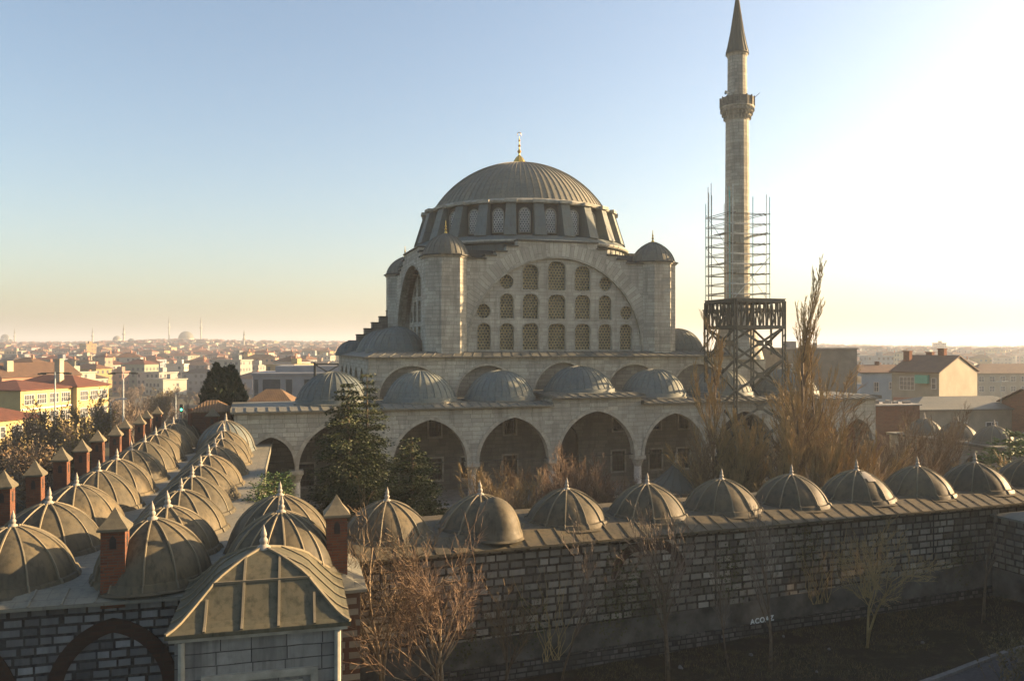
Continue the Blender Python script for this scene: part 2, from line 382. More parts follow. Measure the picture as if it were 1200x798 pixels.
def cap_prof(r, rise, n=12, flare=0, point=0):
    """dome profile from rim to crown: spherical segment, slightly pointed crown, optional flared skirt"""
    P = []
    if flare: P += [(r+flare, -.06), (r+flare*.45, .0), (r+flare*.12, .12*rise)]
    R = (r*r+rise*rise)/(2*rise); a0 = math.acos(max(-1, min(1, (R-rise)/R))); st = 0 if not flare else 1
    for k in range(st, n+1):
        t = a0*(1-k/n); x = R*sin(t); z = R*cos(t)-(R-rise)
        z += point*rise*(1-x/r)**2
        P.append((x, z))
    return P

# frames: mosque, right range, left range
MO = Vector((8.3, 82.1, 0)); MD = 17.5
RO = Vector((2.71, 41.0, 0)); RD = 20
LO = Vector((-18.6, 30.65, 0)); LD = 14.7
def w2(O, deg, u, v, z=0):
    a = radians(deg); return Vector((O.x+u*cos(a)-v*sin(a), O.y+u*sin(a)+v*cos(a), z))

# ------------------------------------------------------------------ terrain
TAB = [(-200, -1.2), (20, -1.2), (60, -1), (110, -1.2), (150, -4), (250, -8), (450, -8), (700, -4), (1100, 1), (1500, 5), (1750, 6.5), (2100, 3), (3500, -20), (9000, -60)]
def H(x, y):
    for (a, za), (b, zb) in zip(TAB, TAB[1:]):
        if y <= b: h = za+(zb-za)*max(0, (y-a))/(b-a); break
    else: h = -60
    if y > 300: h += noise.noise(Vector((x*.0016, y*.0012, 3)))*6*min(1, (y-300)/500)
    if y > 500 and x > 200: h -= min(7, (x-200)*.012)*min(1, (y-500)/600)
    if y > 800: h += 6*math.exp(-((x/y+.41)/.09)**2)*min(1, (y-800)/500)
    if y < 52:
        k = max(0, min(1, (52-y)/6)); s = max(-2.1, min(-.15, -.9+(x-5)*.036)); h = h*(1-k)+s*k+noise.noise(Vector((x*.2, y*.2, 0)))*.16
    return h
def axis(vals):
    out = []
    for a, b, st in vals:
        k = a
        while k < b: out.append(k); k += st
    return out
xs = [-7000, -5000, -3500, -2500]+axis([(-1800, -400, 100), (-400, -60, 20), (-60, 60, 1.5), (60, 400, 20), (400, 1800, 100)])+[1800, 2500, 3500, 5000, 7000]
ys = axis([(-200, 0, 40), (0, 60, 1.5), (60, 200, 8), (200, 2300, 50)])+[2300, 2700, 3300, 4200, 6000, 9000]
mb = MB(); nx = len(xs)
mb.v = [(x, y, H(x, y)) for y in ys for x in xs]
mb.f = [(j*nx+i, j*nx+i+1, (j+1)*nx+i+1, (j+1)*nx+i) for j in range(len(ys)-1) for i in range(nx-1)]
g = mb.build('ground', 'ground', smooth=True, boxuv=False, recalc=False); tag(g, kind='structure')
g.data.materials.append(M['far_ground'])
for p in g.data.polygons:
    if p.center.y > 110: p.material_index = 1

# ------------------------------------------------------------------ THE MOSQUE
mq = root('mosque', MO, MD, 'great grey stone mosque with one large ribbed lead dome and an arcaded porch', 'mosque')
FL = -1.0
BAY = 8.42
CUS = [-25.1, -16.75, -8.6, 0.0, 8.6, 16.75, 25.1]
# --- porch arcade wall
half = {0.0: 4.05}
arches = [(-30.95, 3.9, 3.6, 6.0)]+[(c, 2*half.get(c, 3.5), 3.0, 7.55 if c == 0 else 7.15) for c in CUS]+[(31.0, 3.9, 3.6, 6.0)]
out = [(-34.0, FL)]
for cx, w, zs, zt in arches:
    a = arch(cx, zs, w, zs, zt, 12)
    if cx == -30.95: out += [(cx-w/2, FL)]
    out += a
    if cx == 31.0: out += [(cx+w/2, FL)]
out += [(33.4, FL), (33.4, 8.1), (4.75, 8.1), (4.75, 8.8), (-4.75, 8.8), (-4.75, 8.1), (-34.0, 8.1)]
MB().plate(out, [], -.45, .45).build('porch_wall', 'ashlar', mq)
for cx, w, zs, zt in arches:
    r = ring_pts(cx, w-.02, zs, zt-.01, .34); MB().plate(r, [], -.50, .40).build('arch_ring', 'ring_stone', mq)
# --- columns
cu = []
for i in range(len(arches)-1):
    a, b = arches[i], arches[i+1]; cu.append(((a[0]+a[1]/2)+(b[0]-b[1]/2))/2)
for k, u in enumerate(cu):
    sh = MB().lathe([(.50, 0), (.50, .22), (.40, .3), (.37, 2.9)], (u, 0, FL), 16).build('column', 'marble', mq); smooth_angle(sh)
    cp = MB().lathe([(.37, 0), (.42, .06), (.42, .14), (.55, .5), (.68, .72)], (0, 0, 0), 16).box(-.62, .62, -.62, .62, .72, 1.08)
    cp.build('capital', 'ring_stone', sh, loc=(u, 0, FL+2.9))
# tie rods across each bay
for i, (cx, w, zs, zt) in enumerate(arches):
    MB().bar((cx-w/2-.3, 0, zs+.1), (cx+w/2+.3, 0, zs+.1), .07).build('tie_rod', 'steel', mq)
# --- porch floor, back wall, side walls
MB().box(-33.8, 33.2, -.9, 9.0, FL-.6, FL).build('porch_floor', 'concrete', mq)
holes = []; wins = []
for c in CUS:
    if c == 0: continue
    for dx in (-2.3, 2.3):
        holes.append([(c+dx-.75, .1), (c+dx+.75, .1), (c+dx+.75, 2.3), (c+dx-.75, 2.3)])
        holes.append([(c+dx-.6, 4.6), (c+dx+.6, 4.6), (c+dx+.6, 6.5), (c+dx-.6, 6.5)])
holes.append(arch(0, FL+.02, 3.2, 3.4, 5.6))
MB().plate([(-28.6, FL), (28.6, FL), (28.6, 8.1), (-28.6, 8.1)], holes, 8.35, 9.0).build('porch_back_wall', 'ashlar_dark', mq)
for c in CUS:
    if c == 0: continue
    for dx in (-2.3, 2.3):
        for z0, z1, hw in ((.1, 2.3, .75), (4.6, 6.5, .6)):
            w_ = MB().box(c+dx-hw, c+dx+hw, 8.75, 8.8, z0, z1).build('window', 'dark', mq)
            fr = MB().plate([(c+dx-hw-.2, z0-.2), (c+dx+hw+.2, z0-.2), (c+dx+hw+.2, z1+.2), (c+dx-hw-.2, z1+.2)], [[(c+dx-hw, z0), (c+dx+hw, z0), (c+dx+hw, z1), (c+dx-hw, z1)]], 8.28, 8.348)
            fr.build('window_frame', 'trim', w_)
            gr = MB()
            for k in range(1, 4): gr.bar((c+dx-hw+2*hw*k/4, 8.7, z0), (c+dx-hw+2*hw*k/4, 8.7, z1), .05)
            for k in range(1, 4): gr.bar((c+dx-hw, 8.7, z0+(z1-z0)*k/4), (c+dx+hw, 8.7, z0+(z1-z0)*k/4), .05)
            gr.build('iron_grille', 'steel', w_)
MB().box(-1.55, 1.55, 8.7, 8.76, FL, 5.4).build('door', 'dusk', mq)
for u in (-34.0, 28.9): 
    a = arch(3.6, FL+.01, 3.6, 3.6, 6.0)
    MB().plate([(.46, FL), (8.6, FL), (8.6, 8.1), (.46, 8.1)], [a], u, u+.8 if u < 0 else u+.8, 'yz').build('porch_side_wall', 'ashlar', mq)
MB().plate([(.46, FL), (8.6, FL), (8.6, 8.1), (.46, 8.1)], [arch(3.6, FL+.01, 3.6, 3.6, 6.0)], 32.6, 33.4, 'yz').build('porch_side_wall', 'ashlar', mq)
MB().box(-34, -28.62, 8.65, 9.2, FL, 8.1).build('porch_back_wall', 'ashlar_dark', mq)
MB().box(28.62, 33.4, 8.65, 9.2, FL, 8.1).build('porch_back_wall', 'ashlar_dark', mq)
# lit pilaster at the west end
MB().bar((-33.2, -.62, FL), (-33.2, -.62, 5.9), .26).build('corner_colonnette', 'marble', mq)
# --- cornice and lead eave
def eave(u0, u1, z):
    MB().box(u0, u1, -.62, 8.4, z, z+.16).build('cornice', 'trim', mq)
    L = MB(); L.face([(u0-.1, -1.05, z+.17), (u1+.1, -1.05, z+.17), (u1+.1, 1.0, z+.42), (u0-.1, 1.0, z+.42)])
    L.face([(u0-.1, 1.0, z+.42), (u1+.1, 1.0, z+.42), (u1+.1, 9.0, z+.42), (u0-.1, 9.0, z+.42)])
    L.face([(u0-.1, -1.05, z+.165), (u0-.1, 1, z+.165), (u1+.1, 1, z+.165), (u1+.1, -1.05, z+.165)])
    L.box(u0-.1, u1+.1, -1.09, -1.05, z+.06, z+.19)
    k = u0+.3
    while k < u1: L.bar((k, -1.08, z+.2), (k, 1.0, z+.45), .08, .07); k += .92
    for e in (u0-.1, u1+.06): L.box(e, e+.04, -1.05, 9.0, z+.1, z+.43)
    L.build('lead_eave', 'lead_flat', mq)
eave(-34.2, -4.9, 8.1); eave(4.9, 33.6, 8.1); eave(-4.85, 4.85, 8.8)
MB().box(-4.75, 4.75, .5, 8.3, 8.1, 8.95).build('raised_bay_block', 'ashlar', mq)
# --- porch domes
pd = None
for c in CUS:
    z = 9.25 if c == 0 else 8.62; r = 3.65 if c == 0 else 3.5
    b = MB().lathe([(r+.55, -.2), (r+.5, .12), (r+.1, .2)], (c, 4.3, z-.1), 8, ph=pi/8).build('dome_plinth', 'lead_flat', mq)
    P = cap_prof(r, 2.85 if c else 2.6, 12, .25)
    d = MB().lathe(P, (0, 0, 0), 40).ribs(P[2:], (0, 0, 0), 28, .07, .05)
    o = d.build('porch_dome', 'lead_sheet', mq, loc=(c, 4.3, z+.05)); smooth_angle(o, 28)
# --- lower wall of the prayer hall, with blind arches behind the domes
lo = [(-21.2, 8.2), (21.2, 8.2), (21.2, 12.75), (-21.2, 12.75)]
bh = [arch(c, 8.25, 6.7, 8.6, 11.9 if c else 12.2) for c in CUS[1:6]]
MB().plate(lo, bh, 8.95, 9.5).build('lower_wall', 'ashlar', mq)
for c in CUS[1:6]:
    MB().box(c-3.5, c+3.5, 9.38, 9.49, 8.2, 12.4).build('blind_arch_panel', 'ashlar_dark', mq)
    MB().plate(ring_pts(c, 6.68, 8.6, 11.88 if c else 12.18, .2), [], 8.90, 9.30).build('arch_ring', 'ring_stone', mq)
for sgn in (-1, 1):
    x0, x1 = sorted((sgn*21.2, sgn*20.65))
    ah = [arch(v, 5.0, 3.4, 9.3, 11.6) for v in (14.5, 19.5, 24.5, 29.5, 34.5)]
    MB().plate([(9.52, FL), (38.8, FL), (38.8, 12.75), (9.52, 12.75)], ah, x0, x1, 'yz').build('aisle_wall', 'ashlar', mq)
    for v in (14.5, 19.5, 24.5, 29.5, 34.5):
        w_ = MB().plate(arch(v, 5.0, 3.4, 9.3, 11.6), [], sgn*20.8, sgn*20.75, 'yz').build('window', 'lattice', mq)
MB().box(-21.2, 21.2, 38.0, 38.8, FL, 12.75).build('rear_wall', 'ashlar_dark', mq)
# lead roof terrace
T = MB(); z0, z1 = 12.85, 13.35
def frust(T, a, b, z0, z1):
    P = [(a[0], a[2], z0), (a[1], a[2], z0), (a[1], a[3], z0), (a[0], a[3], z0)]; Q = [(b[0], b[2], z1), (b[1], b[2], z1), (b[1], b[3], z1), (b[0], b[3], z1)]
    for i in range(4): j = (i+1) % 4; T.face([P[i], P[j], Q[j], Q[i]])
    T.face(Q)
frust(T, (-21.6, 21.6, 8.55, 39.2), (-20.0, 20.0, 10.2, 37.6), z0, z1)
k = -21.3
while k < 21.4: T.bar((k, 8.57, z0+.02), (max(-20, min(20, k*.94)), 10.2, z1+.02), .08, .07); k += 1.1
T.box(-21.6, 21.6, 8.5, 39.2, z0-.13, z0-.002)
T.build('terrace_roof', 'lead_flat', mq)
# --- aisle domes (three each side)
for sgn in (-1, 1):
    for (uu, v, rr_0, rs, zb) in ((17.35, 15.3, 3.2, 2.45, 13.2), (17.5, 23.2, 3.1, 2.3, 13.2), (20.0, 33.0, 2.1, 1.5, 12.7)):
        P = [(rr_0+.12, 0), (rr_0+.1, .45)]+[(r, z+.45) for r, z in cap_prof(rr_0, rs, 10)]
        d = MB().lathe(P, (0, 0, 0), 40).ribs(P[2:], (0, 0, 0), 22, .07, .05)
        o = d.build('aisle_dome', 'lead_sheet', mq, loc=(sgn*uu, v, zb)); smooth_angle(o, 28)
# --- prayer hall cube
HV0, HV1, HU = 10.6, 38.4, 13.9
cv = 24.5
steps = [(3.3, 25.5), (4.75, 24.85), (6.0, 24.2), (7.2, 23.75)]
def gable(top0=23.35, base=13.1):
    pr = [(HU-1.0, base), (HU-1.0, top0), (8.4, top0)]
    for i, (x, z) in enumerate(reversed(steps)):
        xr = 8.4 if i == 0 else list(reversed(steps))[i-1][0]
        pr += [(xr, z), (x, z)] if i else [(8.4, z), (x, z)]
    # walk right side up then mirror
    R = pr; L = [(-x, z) for x, z in reversed(R)]
    o = []
    for p in R+L:
        if not o or (abs(o[-1][0]-p[0])+abs(o[-1][1]-p[1])) > 1e-6: o.append(p)
    return o
AR = 10.55
def tymp_hole(): return [(AR*cos(t), 13.35+10.6*sin(t)) for t in [pi*k/40 for k in range(41)]]
wrows = []   # (kind, x, z0, width, zspring/height, ztop)
for x, w in ((0, 2.05), (3.1, 1.85), (-3.1, 1.85), (5.85, 1.6), (-5.85, 1.6), (8.45, 1.5), (-8.45, 1.5)): wrows.append(('a', x, 13.55, w, 15.75, 16.45))
for x, w in ((0, 2.05), (3.1, 1.85), (-3.1, 1.85), (5.85, 1.55), (-5.85, 1.55)): wrows.append(('a', x, 17.0, w, 18.95, 19.7))
for x, w, t in ((0, 2.05, 23.4), (3.1, 1.85, 22.95), (-3.1, 1.85, 22.95)): wrows.append(('a', x, 20.2, w, t-.8, t))
for x, z in ((8.5, 17.75), (-8.5, 17.75), (5.9, 21.0), (-5.9, 21.0)): wrows.append(('c', x, z, .78, 0, 0))
def wout(wd, g=0):
    if wd[0] == 'c': return circle(wd[1], wd[2], wd[3]+g, 20)
    return arch(wd[1], wd[2]-g, wd[3]+2*g, wd[4], wd[5]+g, 7)
def facade(name_axis, y_out, sgn, deep):
    pl = 'xz' if name_axis == 'f' else 'yz'
    sh = (lambda pts: pts) if name_axis == 'f' else (lambda pts: [(p[0]+cv, p[1]) for p in pts])
    a, b = y_out, y_out+sgn*1.0
    y0, y1 = min(a, b), max(a, b)
    MB().plate(sh(gable()), [sh(tymp_hole())], y0, y1, pl).build('great_arch_wall', 'ashlar', mq)
    # stepped coping in lead
    cp = MB(); gp = gable()
    for p, q in zip(gp, gp[1:]):
        if abs(p[1]-q[1]) < 1e-6 and p[1] > 14:
            x0, x1 = sorted((p[0], q[0]));
            ya, yb = y0-(.18 if sgn > 0 else 0), y1+(.18 if sgn < 0 else 0)
            if pl == 'xz': cp.box(x0-.1, x1+.1, ya, yb, p[1]+.002, p[1]+.16)
            else: cp.box(ya, yb, x0-.1+cv, x1+.1+cv, p[1]+.002, p[1]+.16)
    cp.build('stepped_coping', 'lead_dark', mq)
    if name_axis == 'f':
        vb = MB()
        for k in range(60):
            t0, t1 = pi*k/60, pi*(k+1)/60; rr = ((10.62, t0), (12.05, t0), (12.05, t1), (10.62, t1))
            vb.face([(q*cos(t), y0-.006, 13.35+q*sin(t)) for q, t in rr], [(q-10.62+.3*((k//1) % 2), t*11.3) for q, t in rr])
        vb.build('voussoir_band', 'voussoir', mq)
    # archivolt
    ro = [(AR*cos(t), 13.35+10.6*sin(t)) for t in [pi*k/40 for k in range(41)]]
    ri = [((AR-.22)*cos(t), 13.35+10.38*sin(t)) for t in [pi*k/40 for k in range(41)]]
    q = y_out-sgn*.05
    MB().plate(sh(ro+list(reversed(ri))), [], min(q, q+sgn*.5), max(q, q+sgn*.5), pl).build('arch_moulding', 'trim', mq)
    c = y_out+sgn*deep; d = c+sgn*.5
    infill = [(-10.5, 13.1), (10.5, 13.1)]+[(10.5*cos(t), 13.35+10.55*sin(t)) for t in [pi*k/40 for k in range(41)]]
    MB().plate(sh(infill), [sh(wout(w_)) for w_ in wrows], min(c, d), max(c, d), pl).build('tympanum_wall', 'ashlar', mq)
    for w_ in wrows:
        e = c+sgn*.38; f = e+sgn*.06
        MB().plate(sh(wout(w_, .01)), [], min(e, f), max(e, f), pl).build('lattice_window', 'lattice', mq)
        if name_axis == 'f':
            e = c-sgn*.03
            o1 = wout(w_, .13)
            MB().plate(sh(o1), [sh(wout(w_, -.005))], min(e, c+sgn*.1), max(e, c+sgn*.1), pl).build('window_surround', 'trim', mq)
facade('f', HV0, 1, .3)
facade('s', -HU, 1, 1.6)
facade('s', HU, -1, 1.6)
MB().box(-HU+1, HU-1, HV1-1, HV1, 13.1, 24.2).build('rear_wall', 'ashlar_dark', mq)
for sgn in (-1, 1):     # solid backs so no light leaks through the lattice windows
    MB().box(sgn*11.2-.05, sgn*11.2+.05, 13, 36, 13.1, 24).build('inner_wall', 'dark', mq)
MB().box(-11.1, 11.1, 12.6, 12.7, 13.1, 24).build('inner_wall', 'dark', mq)
# roof of the cube and pendentive skirt
R_ = MB(); frust(R_, (-HU+1, HU-1, HV0+1, HV1-1), (-11.5, 11.5, HV0+2.5, HV1-2.5), 23.4, 24.6); R_.build('shoulder_roof', 'lead_dark', mq)
sk = MB().lathe([(13.3, 23.3), (13.3, 24.4), (13.25, 25.3), (13.7, 25.45), (13.7, 25.75), (13.1, 26.35), (11.6, 26.55)], (0, cv, 0), 72)
o = sk.ribs([(13.3, 24.4), (13.26, 25.3)], (0, cv, 0), 60, .1, .06).build('drum_base', 'lead_sheet', mq); smooth_angle(o, 25)
o = MB().lathe([(13.76, 0), (13.82, .12), (13.76, .26), (13.6, .27)], (0, cv, 25.54), 72).build('base_cornice', 'ring_stone', mq); smooth_angle(o, 25)
# drum with 24 windows
o = MB().lathe([(11.35, 26.4), (11.35, 30.4)], (0, cv, 0), 96).build('drum', 'lead_dark', mq); smooth_angle(o, 25)
ND = 24
for k in range(ND):
    a = 2*pi*(k+.5)/ND + pi/ND*0
    bt = MB()
    # sloping buttress between windows
    w = .62
    P = [(11.2, -w, 26.4), (13.35, -w*1.15, 26.35), (12.15, -w*.85, 30.15), (11.2, -w*.85, 30.15), (11.2, w, 26.4), (13.35, w*1.15, 26.35), (12.15, w*.85, 30.15), (11.2, w*.85, 30.15)]
    i = 0; bt.v = P; bt.f = [(0, 1, 2, 3), (7, 6, 5, 4), (1, 5, 6, 2), (3, 2, 6, 7), (0, 4, 5, 1), (0, 3, 7, 4)]
    bt.build('buttress', 'lead_sheet', mq, loc=(0, cv, 0), rz=a)
    a2 = a+pi/ND
    w_ = MB().plate(arch(0, 26.9, 1.15, 28.9, 29.55, 6), [], 11.40, 11.46); w_.v = [(v[1], v[0], v[2]) for v in w_.v]
    wo_ = w_.build('drum_window', 'lattice_pale', mq, loc=(0, cv, 0), rz=a2)
    s_ = MB().plate(arch(0, 26.8, 1.4, 28.95, 29.7, 6), [arch(0, 26.9, 1.15, 28.9, 29.55, 6)], 11.38, 11.56); s_.v = [(v[1], v[0], v[2]) for v in s_.v]
    s_.build('window_surround', 'trim', wo_)
# cornice with little steps over buttresses
cn = MB().lathe([(11.6, 30.1), (11.95, 30.2), (12.0, 30.45), (11.5, 30.75), (10.9, 30.8)], (0, cv, 0), 96)
for k in range(ND):
    a = 2*pi*(k+.5)/ND; b = MB().box(11.3, 12.45, -.72, .72, 30.15, 30.5, a, (0, 0)); n0 = len(cn.v)
    cn.v += [(p[0], p[1]+cv, p[2]) for p in b.v]; cn.f += [tuple(q+n0 for q in f) for f in b.f]
cn.build('drum_cornice', 'trim', mq)
# main dome
P = cap_prof(10.95, 6.3, 20)
o = MB().lathe(P, (0, 0, 0), 96).ribs(P[:-2], (0, 0, 0), 84, .09, .075).build('main_dome', 'lead_flat', mq, loc=(0, cv, 30.75)); smooth_angle(o, 25)
fi = MB().lathe([(1.05, 0), (1.0, .25), (.75, .75), (.38, 1.25), (.12, 1.55), (.10, 1.7), (.26, 1.95), (.30, 2.1), (.12, 2.35), (.08, 2.7), (.22, 2.9), (.08, 3.1), (.06, 3.5), (.16, 3.7), (.06, 3.95), (.04, 4.3)], (0, 0, 0), 20).ribs([(1.05, 0.02), (1.0, .25), (.75, .75), (.38, 1.25)], (0, 0, 0), 10, .08, .04)
fi.tube([(.30*sin(t), 0, 4.62-.30*cos(t)) for t in [2*pi*k/18*.93+.2 for k in range(18)]], [.02+.035*sin(pi*k/17) for k in range(18)], 6)
o = fi.build('dome_finial', 'gold', mq, loc=(0, cv, 36.95)); o.scale = (.85, .85, .85); smooth_angle(o, 40)
# corner turrets
for su in (-1, 1):
    for sv in (0, 1):
        u, v = su*12.45, (12.05 if sv == 0 else 36.95)
        t = MB().lathe([(2.62, 13.0), (2.62, 23.35), (2.75, 23.4), (2.85, 23.6)], (u, v, 0), 8, ph=pi/8).build('corner_turret', 'ashlar', mq)
        r = MB().lathe([(3.0, -.02), (2.98, .12), (2.5, .2)], (0, 0, 0), 8, ph=pi/8).build('turret_eave', 'lead_dark', t, loc=(u, v, 23.6))
        P = cap_prof(2.55, 2.1, 10, 0, .18)
        o = MB().lathe(P, (0, 0, 0), 32).ribs(P[:-1], (0, 0, 0), 24, .06, .05).build('turret_dome', 'lead_flat', t, loc=(u, v, 23.75)); smooth_angle(o, 28)
        f = MB().lathe([(.2, 0), (.16, .2), (.07, .35), (.16, .5), (.06, .68), (.12, .82), (.05, 1.0), (.03, 1.45)], (0, 0, 0), 10)
        o = f.build('turret_finial', 'gold', t, loc=(u, v, 26.1)); smooth_angle(o, 40)
# stepped rear buttresses
for s_ in (-1, 1):
    st = []
    for k in range(7):
        u0 = 13.9+k*1.02; st += [(s_*u0, 18.7-k*.82), (s_*(u0+1.02), 18.7-k*.82)]
    pts = [(s_*13.9, 13.1)]+st+[(s_*21.04, 13.1)]
    if s_ > 0: pts = list(reversed(pts))
    MB().plate(pts, [], 36.6, 37.9).build('stepped_buttress', 'ashlar_dark', mq)
    cp = MB()
    for k in range(7):
        a_, b_ = sorted((s_*(13.9+k*1.02), s_*(13.9+(k+1)*1.02))); cp.box(a_-.06, b_+.06, 36.5, 38.0, 18.702-k*.82, 18.82-k*.82)
    cp.build('buttress_coping', 'lead_dark', mq)

# ------------------------------------------------------------------ minaret
MU, MV = 21.4, 9.0
mn = root('minaret', w2(MO, MD, MU+1.9, MV+2.2, 0), MD, 'tall slender stone minaret with one balcony and a pointed lead cap', 'minaret')
b = MB().lathe([(3.3, FL), (3.3, 12.2), (3.4, 12.4)], (0, 0, 0), 4, ph=pi/4, uvr=3.3).build('base', 'ashlar', mn)
b = MB().lathe([(3.1, 12.4), (2.9, 13.2), (1.75, 17.6), (1.7, 18.2)], (0, 0, 0), 12).build('flared_foot', 'ashlar', mn)
sh = MB().lathe([(1.52, 18.2), (1.38, 41.9)], (0, 0, 0), 16, uvr=1.4).build('shaft', 'ashlar', mn)
o = MB().lathe([(1.66, 18.05), (1.72, 18.25), (1.5, 18.5)], (0, 0, 0), 16).build('shaft_ring', 'trim', mn)
BZ = 40.85
ml = MB().lathe([(1.33, BZ), (1.42, BZ+.2), (1.48, BZ+.55), (1.62, BZ+.75), (1.66, BZ+1.05), (1.84, BZ+1.2), (1.88, BZ+1.5), (2.02, BZ+1.65), (2.02, BZ+1.8), (1.2, BZ+1.82)], (0, 0, 0), 24)
for k in range(24):
    a = 2*pi*k/24
    for rr, zz in ((1.54, .3), (1.74, .78), (1.92, 1.22)): ml.bar((rr*cos(a), rr*sin(a), BZ+zz), (rr*cos(a), rr*sin(a), BZ+zz+.34), .14)
ml.build('balcony_corbels', 'trim', mn)
rl = MB().lathe([(2.0, BZ+1.8), (2.0, BZ+2.85), (1.9, BZ+2.85), (1.9, BZ+1.81)], (0, 0, 0), 16)
for k in range(16): a = 2*pi*k/16; rl.bar((2.02*cos(a), 2.02*sin(a), BZ+1.8), (2.02*cos(a), 2.02*sin(a), BZ+2.95), .12)
rl.build('balcony_parapet', 'ashlar_dark', mn)
MB().lathe([(1.18, BZ+1.8), (1.14, 48.7), (1.24, 48.85), (1.3, 49.1)], (0, 0, 0), 16, uvr=1.2).build('upper_shaft', 'ashlar', mn)
P = [(1.40, 49.05), (1.34, 49.2), (1.13, 50.0), (.80, 51.6), (.46, 53.8), (.15, 55.9), (.06, 56.3)]
MB().lathe(P, (0, 0, 0), 16).ribs(P[1:-1], (0, 0, 0), 16, .08, .05).build('spire_cap', 'lead', mn)
MB().lathe([(.06, 56.3), (.16, 56.6), (.06, 56.9), (.1, 57.2), (.03, 57.9)], (0, 0, 0), 10).build('spire_finial', 'gold', mn)
sp = MB().lathe([(.06, 0), (.1, .25), (.26, .5)], (0, 0, 0), 10); sp.v = [(-v[2], v[1], v[0]) for v in sp.v]
sp.build('loudspeaker', 'pipe', mn, loc=(-1.6, -.8, BZ+3.2))
MB().tube([(1.9, -.5, BZ+2.9), (2.6, -.8, BZ+3.6)], .03, 5).build('balcony_rod', 'steel', mn)

# ------------------------------------------------------------------ steel tower and scaffold
tw = root('steel_tower', w2(MO, MD, 14.3, -2.5, 0), MD, 'dark green cross braced steel tower in front of the minaret foot', 'steel tower')
A_, D_, ZT, ZB = 5.75, 5.7, 18.6, 15.9
for x in (0, A_):
    for y in (0, D_):
        m = MB()
        for dx in (-.16, .16): m.bar((x+dx, y, -1.3), (x+dx, y, ZT), .12, .16)
        zz = -.5
        while zz < ZB: m.bar((x-.16, y, zz), (x+.16, y, zz+.45), .05, .1); zz += .9
        m.build('leg', 'steel', tw)
def face_pts(side):
    return {'f': ((0, 0), (A_, 0)), 'b': ((0, D_), (A_, D_)), 'l': ((0, 0), (0, D_)), 'r': ((A_, 0), (A_, D_))}[side]
for side in 'fblr':
    (x0, y0), (x1, y1) = face_pts(side)
    m = MB(); nb = 5; ht = (ZB+.5)/nb
    for k in range(nb):
        za, zb = -.5+k*ht, -.5+(k+1)*ht
        for (pa, pb) in (((x0, y0, za), (x1, y1, zb)), ((x1, y1, za), (x0, y0, zb))): m.bar(pa, pb, .11, .24)
        cx, cy = (x0+x1)/2, (y0+y1)/2; zm = (za+zb)/2
        d = Vector((x1-x0, y1-y0, 0)).normalized(); m.bar(Vector((cx, cy, zm))-d*.38, Vector((cx, cy, zm))+d*.38, .16, .6)
    m.build('cross_bracing', 'steel', tw)
    g_ = MB()
    for z in (ZB, ZT): g_.bar((x0, y0, z), (x1, y1, z), .28, .32)
    nn = 8
    for k in range(nn):
        t0, t1 = k/nn, (k+1)/nn; a = (x0+(x1-x0)*t0, y0+(y1-y0)*t0); b = (x0+(x1-x0)*t1, y0+(y1-y0)*t1)
        g_.bar((*a, ZB), (*b, ZT), .10, .14); g_.bar((*b, ZB), (*b, ZT), .10, .12)
    g_.build('lattice_girder', 'steel', tw)
MB().box(-.15, A_+.15, -.15, D_+.15, ZT+.17, ZT+.25).build('deck', 'plank', tw)
m = MB()
for k in range(5): x = A_*(k+.5)/5; m.bar((x, 0, ZB+.1), (x, D_, ZB+.1), .12, .2)
m.build('floor_beams', 'steel', tw)
# rear deck of the scaffold
sc = root('scaffold', w2(MO, MD, MU+1.9, MV+2.2, 0), MD, 'light pipe scaffold climbing round the lower shaft of the minaret', 'scaffold')
HW = 2.7; ZS, ZE = 18.6, 32.6
mp = {}
def pole(x, y, z0, z1, teal=False):
    MB().tube([(x, y, z0), (x+random.uniform(-.05, .05), y, z1)], .045, 5).build('standard_pole', 'pipe_teal' if teal else 'pipe', sc)
for k, x in enumerate((-2.7, -2.35, -2.35, 2.7)):
    for j, y in enumerate((-2.7, -1.95, 1.95, 2.7)):
        pole(x, y, ZS-.4, ZE+random.uniform(-1.4, 1.2), (k+j) % 3 == 0)
pole(0.4, -2.65, ZS-.4, 31.5, True); pole(-.1, 2.65, ZS-.4, 31.5)
z = ZS+.3; lv = 0
while z < 29.8:
    m = MB()
    for y in (-2.7, -1.95, 1.95, 2.7): m.tube([(-2.75, y, z), (2.75, y, z)], .04, 4)
    for x in (-2.7, -1.95, 1.95, 2.7): m.tube([(x, -2.75, z+.1), (x, 2.75, z+.1)], .04, 4)
    m.build('ledger_ring', 'pipe' if lv % 3 else 'steel', sc)
    if lv in (1, 4, 7, 10):
        p_ = MB()
        for (x0, x1, y0, y1) in ((-2.65, -1.95, -2.65, 2.65), (1.95, 2.65, -2.65, 2.65)):
            for q in range(4): xx = x0+(x1-x0)*q/4; p_.box(xx, xx+.16, y0+random.random()*.8, y1-random.random()*1.8, z+.15, z+.2)
        p_.build('plank_walkway', 'plank', sc)
    z += 1.18; lv += 1
for (a, b) in (((-2.7, -2.7, 19), (2.7, -2.7, 24.5)), ((2.7, 2.7, 20), (-2.7, 2.7, 26)), ((-2.7, -2.7, 25), (-2.7, 2.7, 30)), ((2.7, -2.7, 19), (2.7, 2.7, 24))):
    MB().tube([a, b], .04, 4).build('diagonal_pipe', 'pipe', sc)
m = MB()
for x in (-2.8, -1.9, 1.9, 2.8): m.bar((x, -5.5, 18.05), (x, 3.0, 18.05), .2, .26)
for y in (-2.9, -1.95, 1.95, 2.9): m.bar((-3.0, y, 18.3), (3.0, y, 18.3), .16, .2)
m.build('support_frame', 'steel', sc)
